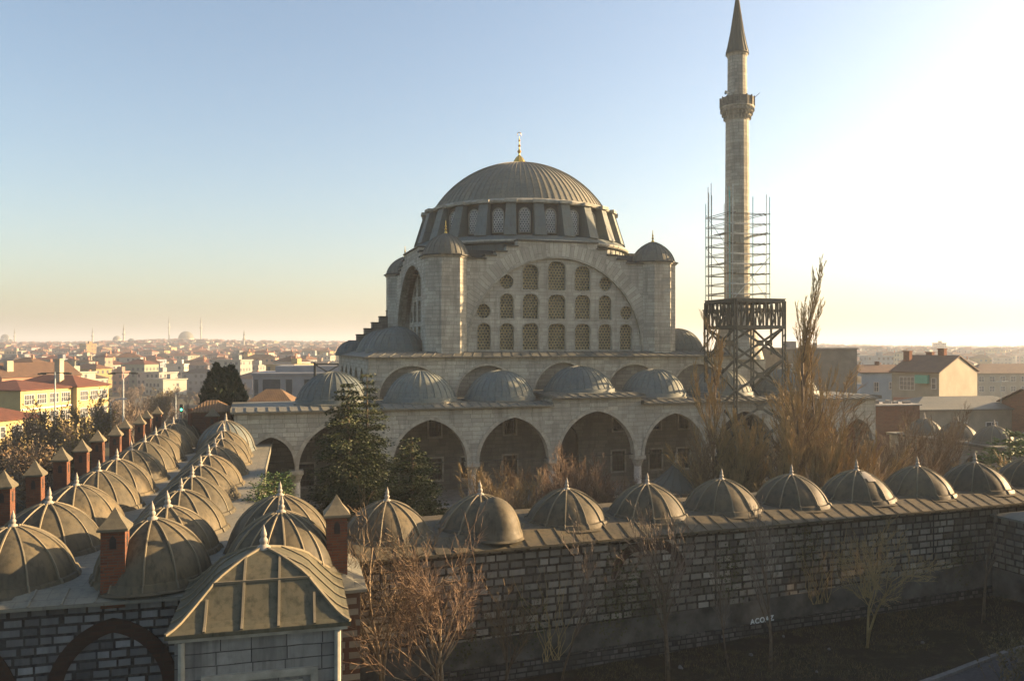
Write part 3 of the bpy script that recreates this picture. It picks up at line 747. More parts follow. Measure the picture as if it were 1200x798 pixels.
for x in (-2.8, 2.8):
    for y in (-2.8, 2.8): MB().bar((x, y, 12.9), (x, y, 17.95), .2).build('support_post', 'steel', sc)
for d in (0, .8): MB().bar((-2.8+d*.1, -2.8+d, 18.0), (-6.6+d, -2.6+d, 13.3), .12).build('raking_strut', 'steel', sc)

# ------------------------------------------------------------------ cell domes
def finial_mb(s=1.0):
    return MB().lathe([(.24*s, -.05), (.20*s, .06*s), (.10*s, .14*s), (.13*s, .22*s), (.135*s, .27*s), (.075*s, .36*s), (.10*s, .42*s), (.085*s, .5*s), (.03*s, .68*s), (.01, .76*s)], (0, 0, 0), 12)
def cell_dome_meshes(r, rise, nr=12, ph=0., seed=0, fs=1.0):
    P = cap_prof(r, rise, 12, .34, .10)
    random.seed(seed+91)
    d = MB().lathe(P, (0, 0, 0), 48)
    d.v = [(x*(1+.022*noise.noise(Vector((x*.7+seed, y*.7, z)))), y*(1+.022*noise.noise(Vector((x*.7, y*.7+seed, z)))), z+.05*noise.noise(Vector((x+seed, y, z)))) for x, y, z in d.v]
    sm = MB()
    for q in range(nr):
        one = MB().ribs(P[1:-1], (0, 0, 0), 1, .075*random.uniform(.8, 1.15), .055, ph+2*pi*q/nr+random.uniform(-.035, .035)); n0 = len(sm.v)
        sm.v += one.v; sm.f += [tuple(i+n0 for i in f) for f in one.f]
    return d, rise*1.10, sm
def cell_dome(parent, u, v, z, r, rise, mat='lead_brown', nr=12, ph=.13, seed=0, fin=True, name='cell_dome', label=None):
    d, top, sm = cell_dome_meshes(r, rise, nr, ph, seed)
    o = d.build(name, mat, parent, loc=(u, v, z)); smooth_angle(o, 30)
    o.rotation_euler = (random.uniform(-.012, .012), random.uniform(-.012, .012), 0)
    sm.build('seams', 'seam', o)
    if label: o['label'] = label
    if fin:
        f = finial_mb(random.uniform(.78, .95)).build('finial', 'finial', o, loc=(0, 0, top-.05)); smooth_angle(f, 40)
        f.rotation_euler = (random.uniform(-.05, .05), random.uniform(-.05, .05), 0)
    return o
# --- right range
rr_ = root('madrasa_range', RO, RD, 'long low stone range with one row of brown ribbed domes over its coursed wall', 'building')
U0, U1 = -9.9, 60
wallpts = [(U0-1.0, -3.2), (U1, -3.2), (U1, 4.86), (U0-1.0, 4.86)]
MB().plate(wallpts, [], -2.5, -1.9).build('outer_wall', 'alternating', rr_)
MB().box(U0-1, U1, 2.2, 2.6, -2, 4.86).build('courtyard_wall', 'ashlar_dark', rr_)
# plaster plinth and rubble foot with slanting top
MB().plate([(-10.8, -.35), (27.4, .35), (27.4, 1.9), (20, 1.5), (8, 1.1), (-10.8, .85)], [], -2.56, -2.502).build('plaster_band', 'plaster', rr_)
MB().plate([(-10.8, -3.2), (27.4, -3.2), (27.4, .33), (-10.8, -.37)], [], -2.66, -2.503).build('rubble_footing', 'rubble', rr_)
# dark vertical joints (pilaster breaks) and blind relieving arches of brick
MB().plate(ring_pts(3.2, 3.2, 3.0, 4.2, .42), [], -2.56, -2.503).build('relieving_arch', 'brick_dark', rr_)
for u in (6.9, 14.6, 21.0): MB().box(u, u+.07, -2.53, -2.502, .6, 4.7).build('downpipe_stain_joint', 'dark', rr_)
# cornice, lead eave and flat roof
MB().box(U0-1.1, U1, -2.72, 2.7, 4.862, 4.98).build('cornice', 'trim', rr_)
L = MB(); L.face([(U0-1.2, -2.95, 4.99), (U1, -2.95, 4.99), (U1, -1.7, 5.42), (U0-1.2, -1.7, 5.42)])
L.face([(U0-1.2, -1.7, 5.42), (U1, -1.7, 5.42), (U1, 2.9, 5.46), (U0-1.2, 2.9, 5.46)])
L.box(U0-1.2, U1, -2.99, -2.95, 4.9, 5.0)
k = U0-.9
while k < U1: L.bar((k, -2.97, 5.015), (k+random.uniform(-.05, .05), -1.72, 5.44), .05, .03); k += .85
L.build('lead_eave', 'lead_brown', rr_)
random.seed(5)
for i in range(-2, 12):
    cell_dome(rr_, i*4.5, 0, 5.34, 2.0, 1.44, seed=i+3, ph=.1+.07*(i % 3), label='domed roof with a white patch of flaking lime' if i == 4 else None)
# white patch on one dome as a thin film of lime following the surface
P = cap_prof(2.0, 1.44, 12, .34, .10)
pm = MB(); i0 = None
for a_ in range(5):
    for k in range(7, 11):
        if (a_, k) in ((0, 7), (4, 8), (4, 7), (0, 10)): continue
        ang = radians(-112+a_*9)
        q = []
        for aa, kk in ((ang, k), (ang+radians(9), k), (ang+radians(9), k+1), (ang, k+1)):
            r, z = P[kk+1] if kk+1 < len(P) else P[-1]; q.append(((r+.015)*cos(aa), (r+.015)*sin(aa), z+.02))
        pm.face(q)
pm.build('lime_patch', 'finial', rr_, loc=(18, 0, 5.38))
# the swollen half vault in front of dome 1 (a brown apse-like hood)
hd = MB(); Ph = cap_prof(1.12, 1.12, 10, .2, .05)
hd.lathe(Ph, (0, 0, 0), 32)
o = hd.build('lead_hood', 'lead_brown', rr_, loc=(-4.2, -1.35, 5.3)); o.scale = (1.05, 1.25, 1.45); smooth_angle(o, 35)
# graffiti
fc = bpy.data.curves.new('graffiti', 'FONT'); fc.body = "A\u00c7OAZ"; fc.size = .37; fc.extrude = .004; fc.offset = .012; fc.space_character = 1.15
fo = bpy.data.objects.new('graffiti', fc); COL.objects.link(fo)
dg = bpy.context.evaluated_depsgraph_get(); me = bpy.data.meshes.new_from_object(fo.evaluated_get(dg)); bpy.data.objects.remove(fo)
me.materials.clear(); me.materials.append(M['graffiti'])
go = bpy.data.objects.new('graffiti', me); COL.objects.link(go); go.parent = rr_; go.location = (8.95, -2.575, -.02); go.rotation_euler = (radians(90), radians(-3), 0)

# --- unseen tall house added beyond the right edge to throw shade over the street
th = root('street_shade_house', (33.5, 18, 0), 0, 'unseen tall house added beyond the projecting wing to shade the street', 'house')
MB().box(0, 11, 0, 30.3, -2, 12.5).build('wall', 'cream_town', th)
MB().box(-.3, 11.3, -.3, 30.6, 12.5, 12.8).build('roof', 'concrete', th)
for k in range(7):
    for z0 in (.8, 4.1, 7.4): MB().box(-.03, -.002, 2+k*3.7, 3.3+k*3.7, z0, z0+1.8).build('window', 'glass', th)
# --- projecting wing on the right
pj = root('projecting_wing', w2(RO, RD, 25.3, -2.55, 0), RD, 'stone and brick wing jutting forward at the right end of the long wall', 'building')
MB().box(0, 9, -16, -.12, -2, 4.3).build('wall', 'alternating', pj)
m = MB(); m.box(-.2, 9.2, -16.2, -.1, 4.3, 4.42); frust(m, (-.2, 9.2, -16.2, -.1), (2.5, 6.5, -13, -2.5), 4.425, 5.0)
m.build('lead_roof', 'lead_flat', pj)
MB().box(-.05, -.002, -16, -.12, -2, 1.4).build('plaster_band', 'plaster', pj)

# ------------------------------------------------------------------ left ranges
lr = root('domed_cell_block', LO, LD, 'domed stone building with two long rows of ribbed brown lead domes and brick chimneys', 'building')
ZE_ = 4.95
MB().box(-2.55, 7.3, -2.5, -1.9, -3, ZE_).build('front_wall', 'white_courses', lr)
MB().box(-2.55, -2.0, -1.9, 50, -3, ZE_).build('outer_wall', 'white_courses', lr)
MB().box(7.3, 7.9, 5.0, 38, -2, ZE_).build('courtyard_wall', 'ashlar_dark', lr)
MB().box(-2.55, 7.9, 49.4, 50, -3, ZE_).build('rear_wall', 'ashlar_dark', lr)
# big brick relieving arches on the front wall
for cx in (-1.15, 4.0):
    MB().plate(ring_pts(cx, 3.3, 1.8, 3.9, .5), [], -2.56, -2.503).build('relieving_arch', 'brick_dark', lr)
MB().box(-2.9, 8.1, -2.78, 50.2, ZE_, ZE_+.14).build('cornice', 'trim', lr)
L = MB(); L.face([(-3.0, -2.95, ZE_+.15), (8.2, -2.95, ZE_+.15), (8.2, -1.9, ZE_+.42), (-3.0, -1.9, ZE_+.42)])
L.face([(-3.0, -1.9, ZE_+.42), (8.2, -1.9, ZE_+.42), (8.2, 50.3, ZE_+.44), (-3.0, 50.3, ZE_+.44)])
L.box(-3.0, 8.2, -2.99, -2.95, ZE_+.03, ZE_+.16); L.box(8.2, 8.24, -2.9, 50.3, ZE_-.05, ZE_+.45); L.box(-3.04, -3.0, -2.9, 50.3, ZE_-.05, ZE_+.45)
k = -2.8
while k < 8: L.bar((k, -2.97, ZE_+.17), (k, -1.9, ZE_+.45), .07, .05); k += 1.05
L.build('lead_roof', 'lead_flat', lr)
for i in range(11): cell_dome(lr, .1, i*4.62, ZE_+.36, 2.15, 1.86, seed=20+i, ph=.05*i)
for i, v in enumerate((-.75, 3.0, 7.0, 11.2, 15.3, 19.8, 24.4, 29.2)): cell_dome(lr, 5.05, v, ZE_+.36, 2.05, 1.78 if i else 2.0, seed=40+i, ph=.04*i)
cell_dome(lr, 4.7, 37.5, ZE_+.40, 2.3, 2.3, mat='lead_sheet', seed=60, nr=18)
cell_dome(lr, 4.9, 33.2, ZE_+.40, 2.05, 1.9, seed=61)
MB().lathe([(.75, -.1), (.72, .3), (.6, .32)], (8.6, 1.2, ZE_+.4), 8).build('lantern_drum', 'lead_flat', lr)
cell_dome(lr, 8.6, 1.2, ZE_+.72, .6, .55, seed=70, nr=8, name='lantern_dome')
def chimney(parent, u, v, z0, z1, w=.42, lean=0):
    b = MB().box(-w, w, -w, w, z0, z1); b2 = b
    o = b.build('chimney', 'brick', parent, loc=(u, v, 0)); o.rotation_euler = (0, lean, 0)
    for s_ in (-1, 1):
        for pl in ('xz', 'yz'): MB().plate(arch(0, z1-.62, w*.55, z1-.34, z1-.16, 4), [], s_*(w+.004)-.004, s_*(w+.004)+.004, pl).build('smoke_opening', 'dark', o)
    cp = MB(); e = w+.11
    A = [(-e, -e, z1), (e, -e, z1), (e, e, z1), (-e, e, z1)]; B = [(x, y, z1+.09) for x, y, _ in A]; C2 = [(x*.45, y*.45, z1+.42) for x, y, _ in A]; ap = (0, 0, z1+.8)
    cp.face(list(reversed(A)))
    for i in range(4):
        j = (i+1) % 4; cp.face([A[i], A[j], B[j], B[i]]); cp.face([B[i], B[j], C2[j], C2[i]]); cp.face([C2[i], C2[j], ap])
    cp.build('chimney_cap', 'lead_rib', o)
    return o
for i in range(11): chimney(lr, -2.25, 2.3+i*4.62, ZE_-.5, 7.6+random.uniform(-.12, .12), .34, random.uniform(-.02, .02))
chimney(lr, 4.0, -2.15, ZE_-.2, 7.45, .40)
chimney(lr, 3.0, 45, ZE_-.2, 7.6, .5)

# --- gatehouse block between the two ranges
gh = root('gatehouse', LO, LD, 'square stone gatehouse with a curved seamed lead roof at the lower left corner', 'building')
ZG = 5.05
MB().box(6.75, 11.65, -8.0, -2.3, -3, 5.2).build('portal_wall', 'portal_stone', gh)
MB().box(7.35, 12.55, -3.3, 5.2, -3, 4.9).build('side_wall', 'pier', gh)
# door frame mouldings on the portal front
for (x0, x1, zt, t, y) in ((7.5, 10.9, 4.1, .22, -8.12), (7.95, 10.45, 3.75, .14, -8.08)):
    MB().plate([(x0, -3), (x0+t, -3), (x0+t, zt-t), (x1-t, zt-t), (x1-t, -3), (x1, -3), (x1, zt), (x0, zt)], [], y, -8.003).build('portal_moulding', 'trim', gh)
for x in (6.95, 11.5): MB().tube([(x, -8.06, -3), (x, -8.06, 5.18)], .10, 8).build('corner_colonnette', 'trim', gh)
MB().box(8.15, 8.75, -8.03, -8.002, -3, 3.35).build('niche', 'dusk', gh)
MB().box(9.5, 9.85, -8.025, -8.002, -3, 3.3).build('niche', 'dusk', gh)
MB().box(8.09, 10.31, -8.045, -8.003, 3.36, 3.5).build('lintel', 'trim', gh)
MB().box(6.6, 11.8, -8.16, -2.4, 5.2, 5.318).build('cornice', 'trim', gh)
L = MB(); L.face([(7.2, -3.5, ZG-.0), (12.75, -3.5, ZG), (12.75, -2.9, ZG+.2), (7.2, -2.9, ZG+.2)]); L.box(7.2, 12.78, -3.55, 5.4, ZG-.1, ZG+.002)
frust(L, (7.3, 12.78, -3.5, 5.4), (7.6, 12.0, -2.8, 5.0), ZG+.004, ZG+.36)
L.build('flat_lead_roof', 'lead_flat', gh)
cell_dome(gh, 9.7, -1.85, ZG+.45, 2.05, 2.05, seed=81, nr=16, ph=.1, name='rear_dome')
cell_dome(gh, 9.6, 2.35, ZG+.3, 2.12, 2.1, seed=82, nr=14, ph=.2, name='rear_dome')
chimney(gh, 11.75, -2.2, ZG, 7.55, .38)
# curved pavilion roof: square eave blending to a vaulted crown, standing seams
PROF = [(0, 7.22), (.08, 7.17), (.2, 7.06), (.33, 6.90), (.46, 6.70), (.55, 6.52), (.58, 6.42), (.68, 6.14), (.76, 5.92), (.86, 5.66), (.93, 5.53), (1.0, 5.45)]
def pav(u, v):           # height of the roof over its square footprint
    e = min(1, abs(u-9.2)/2.68)
    for (a, za), (b, zb) in zip(PROF, PROF[1:]):
        if e <= b+1e-9: return za+(zb-za)*(e-a)/(b-a)
    return PROF[-1][1]
pv = MB(); N = 24
cx, cy = 9.2, -5.3
ringsE = [1.0, .93, .86, .76, .68, .58, .55, .46, .33, .2, .08, 0.0]
def sq(e, t):            # point on the square ring, t in 0..4
    s = int(t) % 4; f = t-int(t); a, b = 2.68*e, 2.92*e
    return [(cx-a+2*a*f, cy-b), (cx+a, cy-b+2*b*f), (cx+a-2*a*f, cy+b), (cx-a, cy+b-2*b*f)][s]
i0 = len(pv.v); K = 48
for e in ringsE:
    for k in range(K):
        x, y = sq(e, 4*k/K); r = max(0, 1-e/.86)
        pv.v.append((x, y, pav(cx+(2.68*e), cy)))
for j in range(len(ringsE)-1):
    for k in range(K):
        k2 = (k+1) % K; pv.f.append((i0+j*K+k, i0+j*K+k2, i0+(j+1)*K+k2, i0+(j+1)*K+k))
pv.box(cx-2.70, cx+2.70, cy-2.94, cy+2.94, 5.32, 5.445)
sv_ = MB()
def zz_(e): return pav(cx+2.68*e, cy)
for side in range(4):
    for q in range(6):
        f = q/5; pts = []
        for e in ringsE[:-1]:
            # seams run straight up each face until they meet the hip
            a, b = 2.68*e, 2.92*e; half_ = 2.68 if side in (0, 2) else 2.92; off = (f-.5)*2*half_
            lim = a if side in (0, 2) else b
            if abs(off) > lim+1e-6: 
                break
            x, y = {0: (cx+off, cy-b), 1: (cx+a, cy+off), 2: (cx+off, cy+b), 3: (cx-a, cy+off)}[side]
            pts.append((x, y, zz_(e)+.025))
        if len(pts) > 1:
            for p, r in zip(pts, pts[1:]): sv_.bar(p, r, .075, .06)
for s in range(4):     # hips
    pts = [(*sq(e, s), zz_(e)+.03) for e in ringsE]
    for p, r in zip(pts, pts[1:]): sv_.bar(p, r, .09, .07)
pv.build('curved_lead_roof', 'roof_panel', gh); sv_.build('roof_seams', 'seam', gh)
# flat cross fold on the front slope
MB().bar((cx-1.5, cy-2.92*.55, zz_(.55)+.03), (cx+1.5, cy-2.92*.55, zz_(.55)+.03), .08, .07).build('cross_fold', 'lead_rib', gh)
f = finial_mb(1.05).build('finial', 'finial', gh, loc=(cx, cy, zz_(0)-.03)); smooth_angle(f, 40)

# brick stair tower beyond the left block
bt = root('brick_tower', (-27.9, 77, 0), 16, 'small square brick tower with a low tiled roof beside the dark cypress', 'tower')
MB().box(-1.7, 1.7, -1.5, 1.5, -2, 8.0).build('wall', 'brick_rough', bt)
m = MB(); frust(m, (-2.0, 2.0, -1.8, 1.8), (-.5, .5, -.4, .4), 8.0, 8.9); m.box(-2.0, 2.0, -1.8, 1.8, 7.9, 7.998); m.build('tiled_roof', 'tile_ochre', bt)
MB().box(-1.95, -1.6, -1.75, -1.4, 5.6, 8.3).build('broken_buttress', 'brick', bt)
MB().box(-2.4, 2.6, -2.2, -1.5, -2, 5.0).build('stone_skirt', 'ashlar_dark', bt)

# ------------------------------------------------------------------ fountain canopy in the courtyard
fx = w2(MO, MD, -.9, -18, 0)
fn = root('fountain_canopy', fx, 0, 'conical lead roofed ablution fountain behind the domes of the long wall', 'fountain')
P = [(2.35, 2.85), (2.2, 3.05), (1.3, 3.7), (.35, 4.55), (.15, 4.8)]
MB().lathe(P, (0, 0, 0), 24).ribs(P[1:], (0, 0, 0), 16, .08, .05).build('conical_roof', 'lead', fn)
MB().lathe([(.15, 4.75), (.22, 4.9), (.08, 5.1), (.15, 5.25), (.03, 5.7)], (0, 0, 0), 10).build('finial', 'finial', fn)
for k in range(8): a = 2*pi*k/8; MB().lathe([(.13, -1), (.12, 2.85)], (1.9*cos(a), 1.9*sin(a), 0), 8).build('column', 'marble', fn)
MB().lathe([(1.2, -1), (1.2, .2), (1.3, .3), (1.0, .32)], (0, 0, 0), 12).build('basin', 'marble', fn)

# ------------------------------------------------------------------ right arm of the court (behind the bare trees)
ra = root('courtyard_arcade', w2(MO, MD, 37, -1.5, 0), MD, 'weathered stone arcade with small domes behind bare twigs on the right', 'building')
op = [(0, -1), (0, 6.0)]
hs = [arch(-4.4*k-2.2, -.99, 3.0, 1.6, 3.4) for k in range(6)]
MB().plate([(-27, -1), (0, -1), (0, 4.2), (-27, 4.2)], hs, -2.3, -1.9, 'yz').build('arcade_wall', 'ashlar', ra)
MB().plate([(-2.3, -1), (2.5, -1), (2.5, 4.2), (-2.3, 4.2)], [arch(0, -.99, 2.6, 1.6, 3.4)], .02, .4).build('end_wall', 'ashlar', ra)
MB().box(2.1, 2.5, -27, 0, -1, 4.2).build('rear_wall', 'ashlar_dark', ra)
MB().box(-2.6, 2.8, -27.2, .6, 4.2, 4.45).build('lead_roof', 'lead_flat', ra)
for k in range(6): cell_dome(ra, 0, -4.4*k-2.2, 4.4, 1.95, 1.6, mat='lead', seed=200+k)

# ================================================================== NEIGHBOURING BUILDINGS
def pxx(px, Y): return (px-600)/970*Y
def pzz(py, Y): return CZ-(py-405)/970*Y
def hip(m, x0, x1, y0, y1, z0, z1, o=.4, inset=None):
    x0 -= o; x1 += o; y0 -= o; y1 += o
    if (x1-x0) >= (y1-y0):
        i = (y1-y0)/2 if inset is None else inset; ym = (y0+y1)/2; a, b = (x0+i, ym, z1), (x1-i, ym, z1)
        C = [(x0, y0, z0), (x1, y0, z0), (x1, y1, z0), (x0, y1, z0)]
        m.face([C[0], C[1], b, a]); m.face([C[1], C[2], b]); m.face([C[2], C[3], a, b]); m.face([C[3], C[0], a])
    else:
        i = (x1-x0)/2 if inset is None else inset; xm = (x0+x1)/2; a, b = (xm, y0+i, z1), (xm, y1-i, z1)
        C = [(x0, y0, z0), (x1, y0, z0), (x1, y1, z0), (x0, y1, z0)]
        m.face([C[0], C[1], a]); m.face([C[1], C[2], b, a]); m.face([C[2], C[3], b]); m.face([C[3], C[0], a, b])
    m.box(x0, x1, y0, y1, z0-.15, z0-.002)
def win(parent, x0, x1, z0, z1, y, face='f', cols=2, rows=2, frame='white', d=.05):
    """window on the y = const face ('f': outward -y) or on x = const ('l': outward -x, 'r': +x)"""
    def bx(m, a0, a1, c0, c1, o0, o1):
        if face == 'f': m.box(a0, a1, y-o1, y-o0, c0, c1)
        elif face == 'l': m.box(y-o1, y-o0, a0, a1, c0, c1)
        else: m.box(y+o0, y+o1, a0, a1, c0, c1)
    m = MB(); bx(m, x0, x1, z0, z1, .002, .02); w_ = m.build('window', 'glass', parent)
    m = MB(); t = .09
    bx(m, x0-t, x0, z0-t, z1+t, .003, d+.03); bx(m, x1, x1+t, z0-t, z1+t, .003, d+.03); bx(m, x0, x1, z1, z1+t, .003, d+.03); bx(m, x0, x1, z0-t, z0, .003, d+.06)
    for k in range(1, cols): x = x0+(x1-x0)*k/cols; bx(m, x-.035, x+.035, z0, z1, .021, d)
    for k in range(1, rows): z = z0+(z1-z0)*k/rows; bx(m, x0, x1, z-.03, z+.03, .0215, d-.005)
    m.build('window_frame', frame, w_)
# yellow school
ys_ = root('school_building', (pxx(24, 150), 150, 0), 80, 'sunlit yellow building with long window bands and a red tiled roof behind bare trees', 'building')
MB().box(0, 13.5, 0, 14, -7, 5.9).build('wall', 'cream_wall', ys_)
MB().box(13.5, 23, -1.0, 15, -7, 5.9).build('wing_wall', 'cream_wall', ys_)
m = MB(); hip(m, 0, 13.5, 0, 14, 5.95, 7.5, .5); m.build('roof', 'tile_red', ys_)
m = MB(); hip(m, 13.5, 23, -1.0, 15, 5.96, 8.0, .5); m.build('wing_roof', 'tile_red', ys_)
MB().box(15, 16.2, 4, 5.2, 6.5, 11.2).box(14.9, 16.3, 3.9, 5.3, 11.2, 11.4).build('chimney', 'cream_pale', ys_)
for z0 in (3.2, -.2, -3.6):
    for x0 in (.9, 4.1, 7.3, 10.4): win(ys_, x0, x0+2.3, z0, z0+1.7, 0, 'f', 4, 2)
    for x0 in (14.4, 17.4, 20.2): win(ys_, x0, x0+2.2, z0, z0+1.7, -1.0, 'f', 4, 2)
MB().box(0, 13.5, -.12, -.002, 2.2, 2.5).build('string_course', 'white', ys_)
hb = root('low_annex', (pxx(-12, 128), 128, 0), 70, 'low sunlit cream annex with red tiles at the left edge', 'building')
MB().box(0, 9, 0, 8, -6, 2.3).build('wall', 'cream_wall', hb); m = MB(); hip(m, 0, 9, 0, 8, 2.35, 4.0, .5); m.build('roof', 'tile_red', hb)
for x0 in (1, 4, 6.6): win(hb, x0, x0+1.5, -.4, 1.2, 0)
def gable_house(name, label, loc, deg, w, d, zb, ze, zr, wall, roofm, wins=(), gablewins=(), axis='x'):
    """ridge along local x; front wall y=0 (outward -y); gable walls at x=0 and x=w"""
    r = root(name, (loc[0], loc[1], 0), deg, label, 'house')
    MB().plate([(0, zb), (d, zb), (d, ze), (d/2, zr), (0, ze)], [], 0, w, 'yz').build('wall', wall, r)
    m = MB(); o = .4; s = (zr-ze)/(d/2)
    for a, b, c2 in ((-o, d/2, 1), (d+o, d/2, 1)):
        za = ze-o*s+.06; P = [(-o, a, za), (w+o, a, za), (w+o, b, zr+.06), (-o, b, zr+.06)]
        Q = [(x, y, z+.14) for x, y, z in P]; m.face(P); m.face(Q)
        for i in range(4): j = (i+1) % 4; m.face([P[i], P[j], Q[j], Q[i]])
    m.build('roof', roofm, r)
    for w_ in wins: win(r, *w_)
    return r
# dark roofed house left behind the school
g1 = gable_house('long_house', 'long house with a dark red roof and orange lit gable behind the yellow building', (pxx(2, 196), 196), 62, 20, 12, -8, 6.5, 9.6, 'salmon', 'tile_brown', [(3, 4.4, 3.5, 5, 0), (8, 9.4, 3.5, 5, 0), (13, 14.4, 3.5, 5, 0)])
MB().box(2.5, 4.0, 2, 3.5, 6, 10.3).build('chimney', 'cream_pale', g1)
# modern grey block
mo = root('office_block', (pxx(296, 150), 150, 0), 6, 'pale grey modern block with tall dark recessed window strips beside the cypress', 'building')
zt = pzz(437, 150)
MB().box(0, 18, 0, 12, -8, zt).build('wall', 'grey_pale', mo); MB().box(3.5, 18, 3, 10, zt, zt+1.2).box(-.3, 18.3, -.3, 12.3, zt-.4, zt-.002).build('roof_parapet', 'grey_pale', mo)
for (x0, x1) in ((.3, 1.0), (1.8, 4.9), (5.9, 7.0), (9.2, 10.3), (11.5, 13.6), (14.8, 16)): win(mo, x0, x1, -2.5, zt-1.2, 0, 'f', 1, 4, 'concrete')
# brown roofed house behind the gallery
bh_ = root('brown_roofed_house', (pxx(284, 118), 118, 0), 4, 'house with a low ochre hipped tile roof just beyond the porch end', 'house')
MB().box(0, 7.2, 0, 7.2, -3, 5.2).build('wall', 'cream_pale', bh_); m = MB(); hip(m, 0, 7.2, 0, 7.2, 5.25, 7.6, .5, 3.0); m.build('roof', 'tile_ochre', bh_)
for x0 in (1, 3.2, 5.2): win(bh_, x0, x0+1.1, 2.6, 4.2, 0)
sf = root('braced_scaffold', (pxx(369, 128), 128, 0), 5, 'small dark green braced steel frame above the porch roof on the left', 'frame')
m = MB()
for x in (0, 3.9): m.bar((x, 0, 4), (x, 0, 11.4), .34)
for z in (8.7, 11.1): m.bar((0, 0, z), (3.9, 0, z), .26)
m.bar((0, 0, 8.7), (3.9, 0, 11.1), .18).bar((3.9, 0, 8.7), (0, 0, 11.1), .18).build('frame', 'steel', sf)
# grey block at right
gb = root('grey_block', (37.0, 114.5, 0), 2, 'plain grey rendered block standing behind the tall bare poplars', 'building')
MB().box(0, 10.9, 0, 11, -4, 13.5).build('wall', 'grey_wall', gb)
MB().box(-.15, 11.05, -.15, 11.15, 13.5, 13.7).box(2, 3.5, 3, 4.5, 13.7, 14.6).box(6, 6.5, 3, 3.4, 13.7, 14.4).build('roof_parapet', 'concrete', gb)
MB().box(10.9, 12.0, 1, 4, 8.6, 8.8).box(10.9, 12.0, 1, 4, 11.7, 11.9).box(11.9, 12.0, 1, 4, 8.8, 9.7).build('balcony', 'white', gb)
MB().tube([(10.8, 2, 12.7), (12.2, 2, 12.8)], .05, 5).build('roof_pipe', 'steel', gb)
win(gb, 1.2, 2.6, 9.4, 11, 10.9, 'r'); win(gb, 6, 7.4, 9.4, 11, 10.9, 'r')
win(gb, .8, 1.7, 10.2, 11.4, 0, 'f')
bl = gable_house('blue_house', 'pale blue rendered house with a brown roof beside the grey block', (pxx(1009, 152), 152), 8, 9.5, 9, -6, 9.0, 10.2, 'blue_wall', 'tile_brown', [(2.6, 3.4, 5.6, 7.2, 0), (5.6, 6.3, 6.0, 7.2, 0), (6.9, 7.8, 6.2, 7.4, 0)])
MB().box(5.5, 6.1, 4, 4.6, 9.2, 11.0).build('chimney', 'brick', bl)
gh2 = root('gabled_house', (67.1, 130, 0), 38, 'big house with a broad sunlit beige gable and brown roof on the right', 'house')
# gable face along local x (y=0), house extends to +y ; ridge along y
WG, LG, ZB2, ZE2, ZR2 = 13.5, 7.6, -4, 9.75, 12.2
MB().plate([(0, ZB2), (WG, ZB2), (WG, ZE2-.2), (WG/2, ZR2), (0, ZE2)], [], 0, LG).build('wall', 'gable_wall', gh2)
m = MB(); s = (ZR2-ZE2)/(WG/2)
for a in (-.5, WG+.5):
    za = ZE2-.5*s+.08; P = [(a, -.25, za), (WG/2, -.25, ZR2+.08), (WG/2, LG+.3, ZR2+.08), (a, LG+.3, za)]; Q = [(x, y, z+.16) for x, y, z in P]
    m.face(P); m.face(Q)
    for i in range(4): j = (i+1) % 4; m.face([P[i], P[j], Q[j], Q[i]])
m.build('roof', 'tile_brown', gh2)
MB().box(-.06, -.002, 0, LG, ZB2, ZE2-.4).build('side_render', 'olive_wall', gh2)
win(gh2, 3.9, 6.2, 6.9, 8.9, -.062, 'l', 4, 3); win(gh2, .5, 1.1, 7.2, 8.8, -.062, 'l', 1, 2); win(gh2, 1.8, 3.2, 3.4, 5.0, -.062, 'l')
MB().box(-.8, -.07, 1.5, 3.5, 8.0, 9.3).build('awning', 'shade_green', gh2)
MB().box(-.3, -.065, 3.8, 7.2, 3.0, 5.6).build('salmon_bay', 'salmon', gh2)
for (x, y, h_) in ((WG/2-.3, 2.2, 1.6), (WG/2-3.0, 6.6, 1.2), (WG/2+2.5, 5.5, 1.0)): MB().box(x, x+1.0, y, y+1.0, ZR2-1.2, ZR2+h_-.4).box(x-.1, x+1.1, y-.1, y+1.1, ZR2+h_-.4, ZR2+h_-.25).build('chimney', 'brick', gh2)
ap = root('long_apartment_row', (pxx(1143, 255), 255, 0), 6, 'long hazy grey apartment row with a dark roof at the far right', 'building')
MB().box(0, 26, 0, 11, -9, 5.4).build('wall', 'olive_wall', ap); m = MB(); hip(m, 0, 26, 0, 11, 5.45, 8.3, .5); m.build('roof', 'tile_brown', ap)
for k in range(7):
    for z0 in (2.9, -.1): win(ap, 1.2+k*3.5, 2.8+k*3.5, z0, z0+1.5, 0)
rb = root('red_brick_shed', (41.2, 97, 0), 12, 'long low red brick shed with rubble on its flat roof', 'shed')
MB().box(0, 7.5, 0, 4, -2, 6.9).build('wall', 'brick_rough', rb); m = MB().box(-.2, 7.7, -.2, 4.2, 6.9, 7.05); 
for k in range(9): x = random.uniform(0, 7); m.box(x, x+.5, 1, 1.5, 7.05, 7.05+random.uniform(.1, .5))
m.build('flat_roof', 'concrete', rb)
lf = root('flat_roofed_hall', (50.5, 104, 0), 9, 'wide low hall with grey sheet metal roof right of the brick shed', 'building')
MB().box(0, 19, 0, 9, -3, 5.9).build('wall', 'olive_wall', lf); m = MB(); hip(m, 0, 19, 0, 9, 5.95, 7.3, .4); m.build('sheet_roof', 'lead_flat', lf)
for k in range(4): win(lf, 1.5+k*4.3, 3.0+k*4.3, 2.4, 4.2, 0)
ch = gable_house('small_brick_house', 'small dark house crowded with brick chimneys at the right edge', (65.4, 101, ), 14, 7, 7, -3, 6.8, 8.4, 'brick_rough', 'tile_brown', [(1, 2, 4, 5.4, 0), (4, 5, 4, 5.4, 0)])
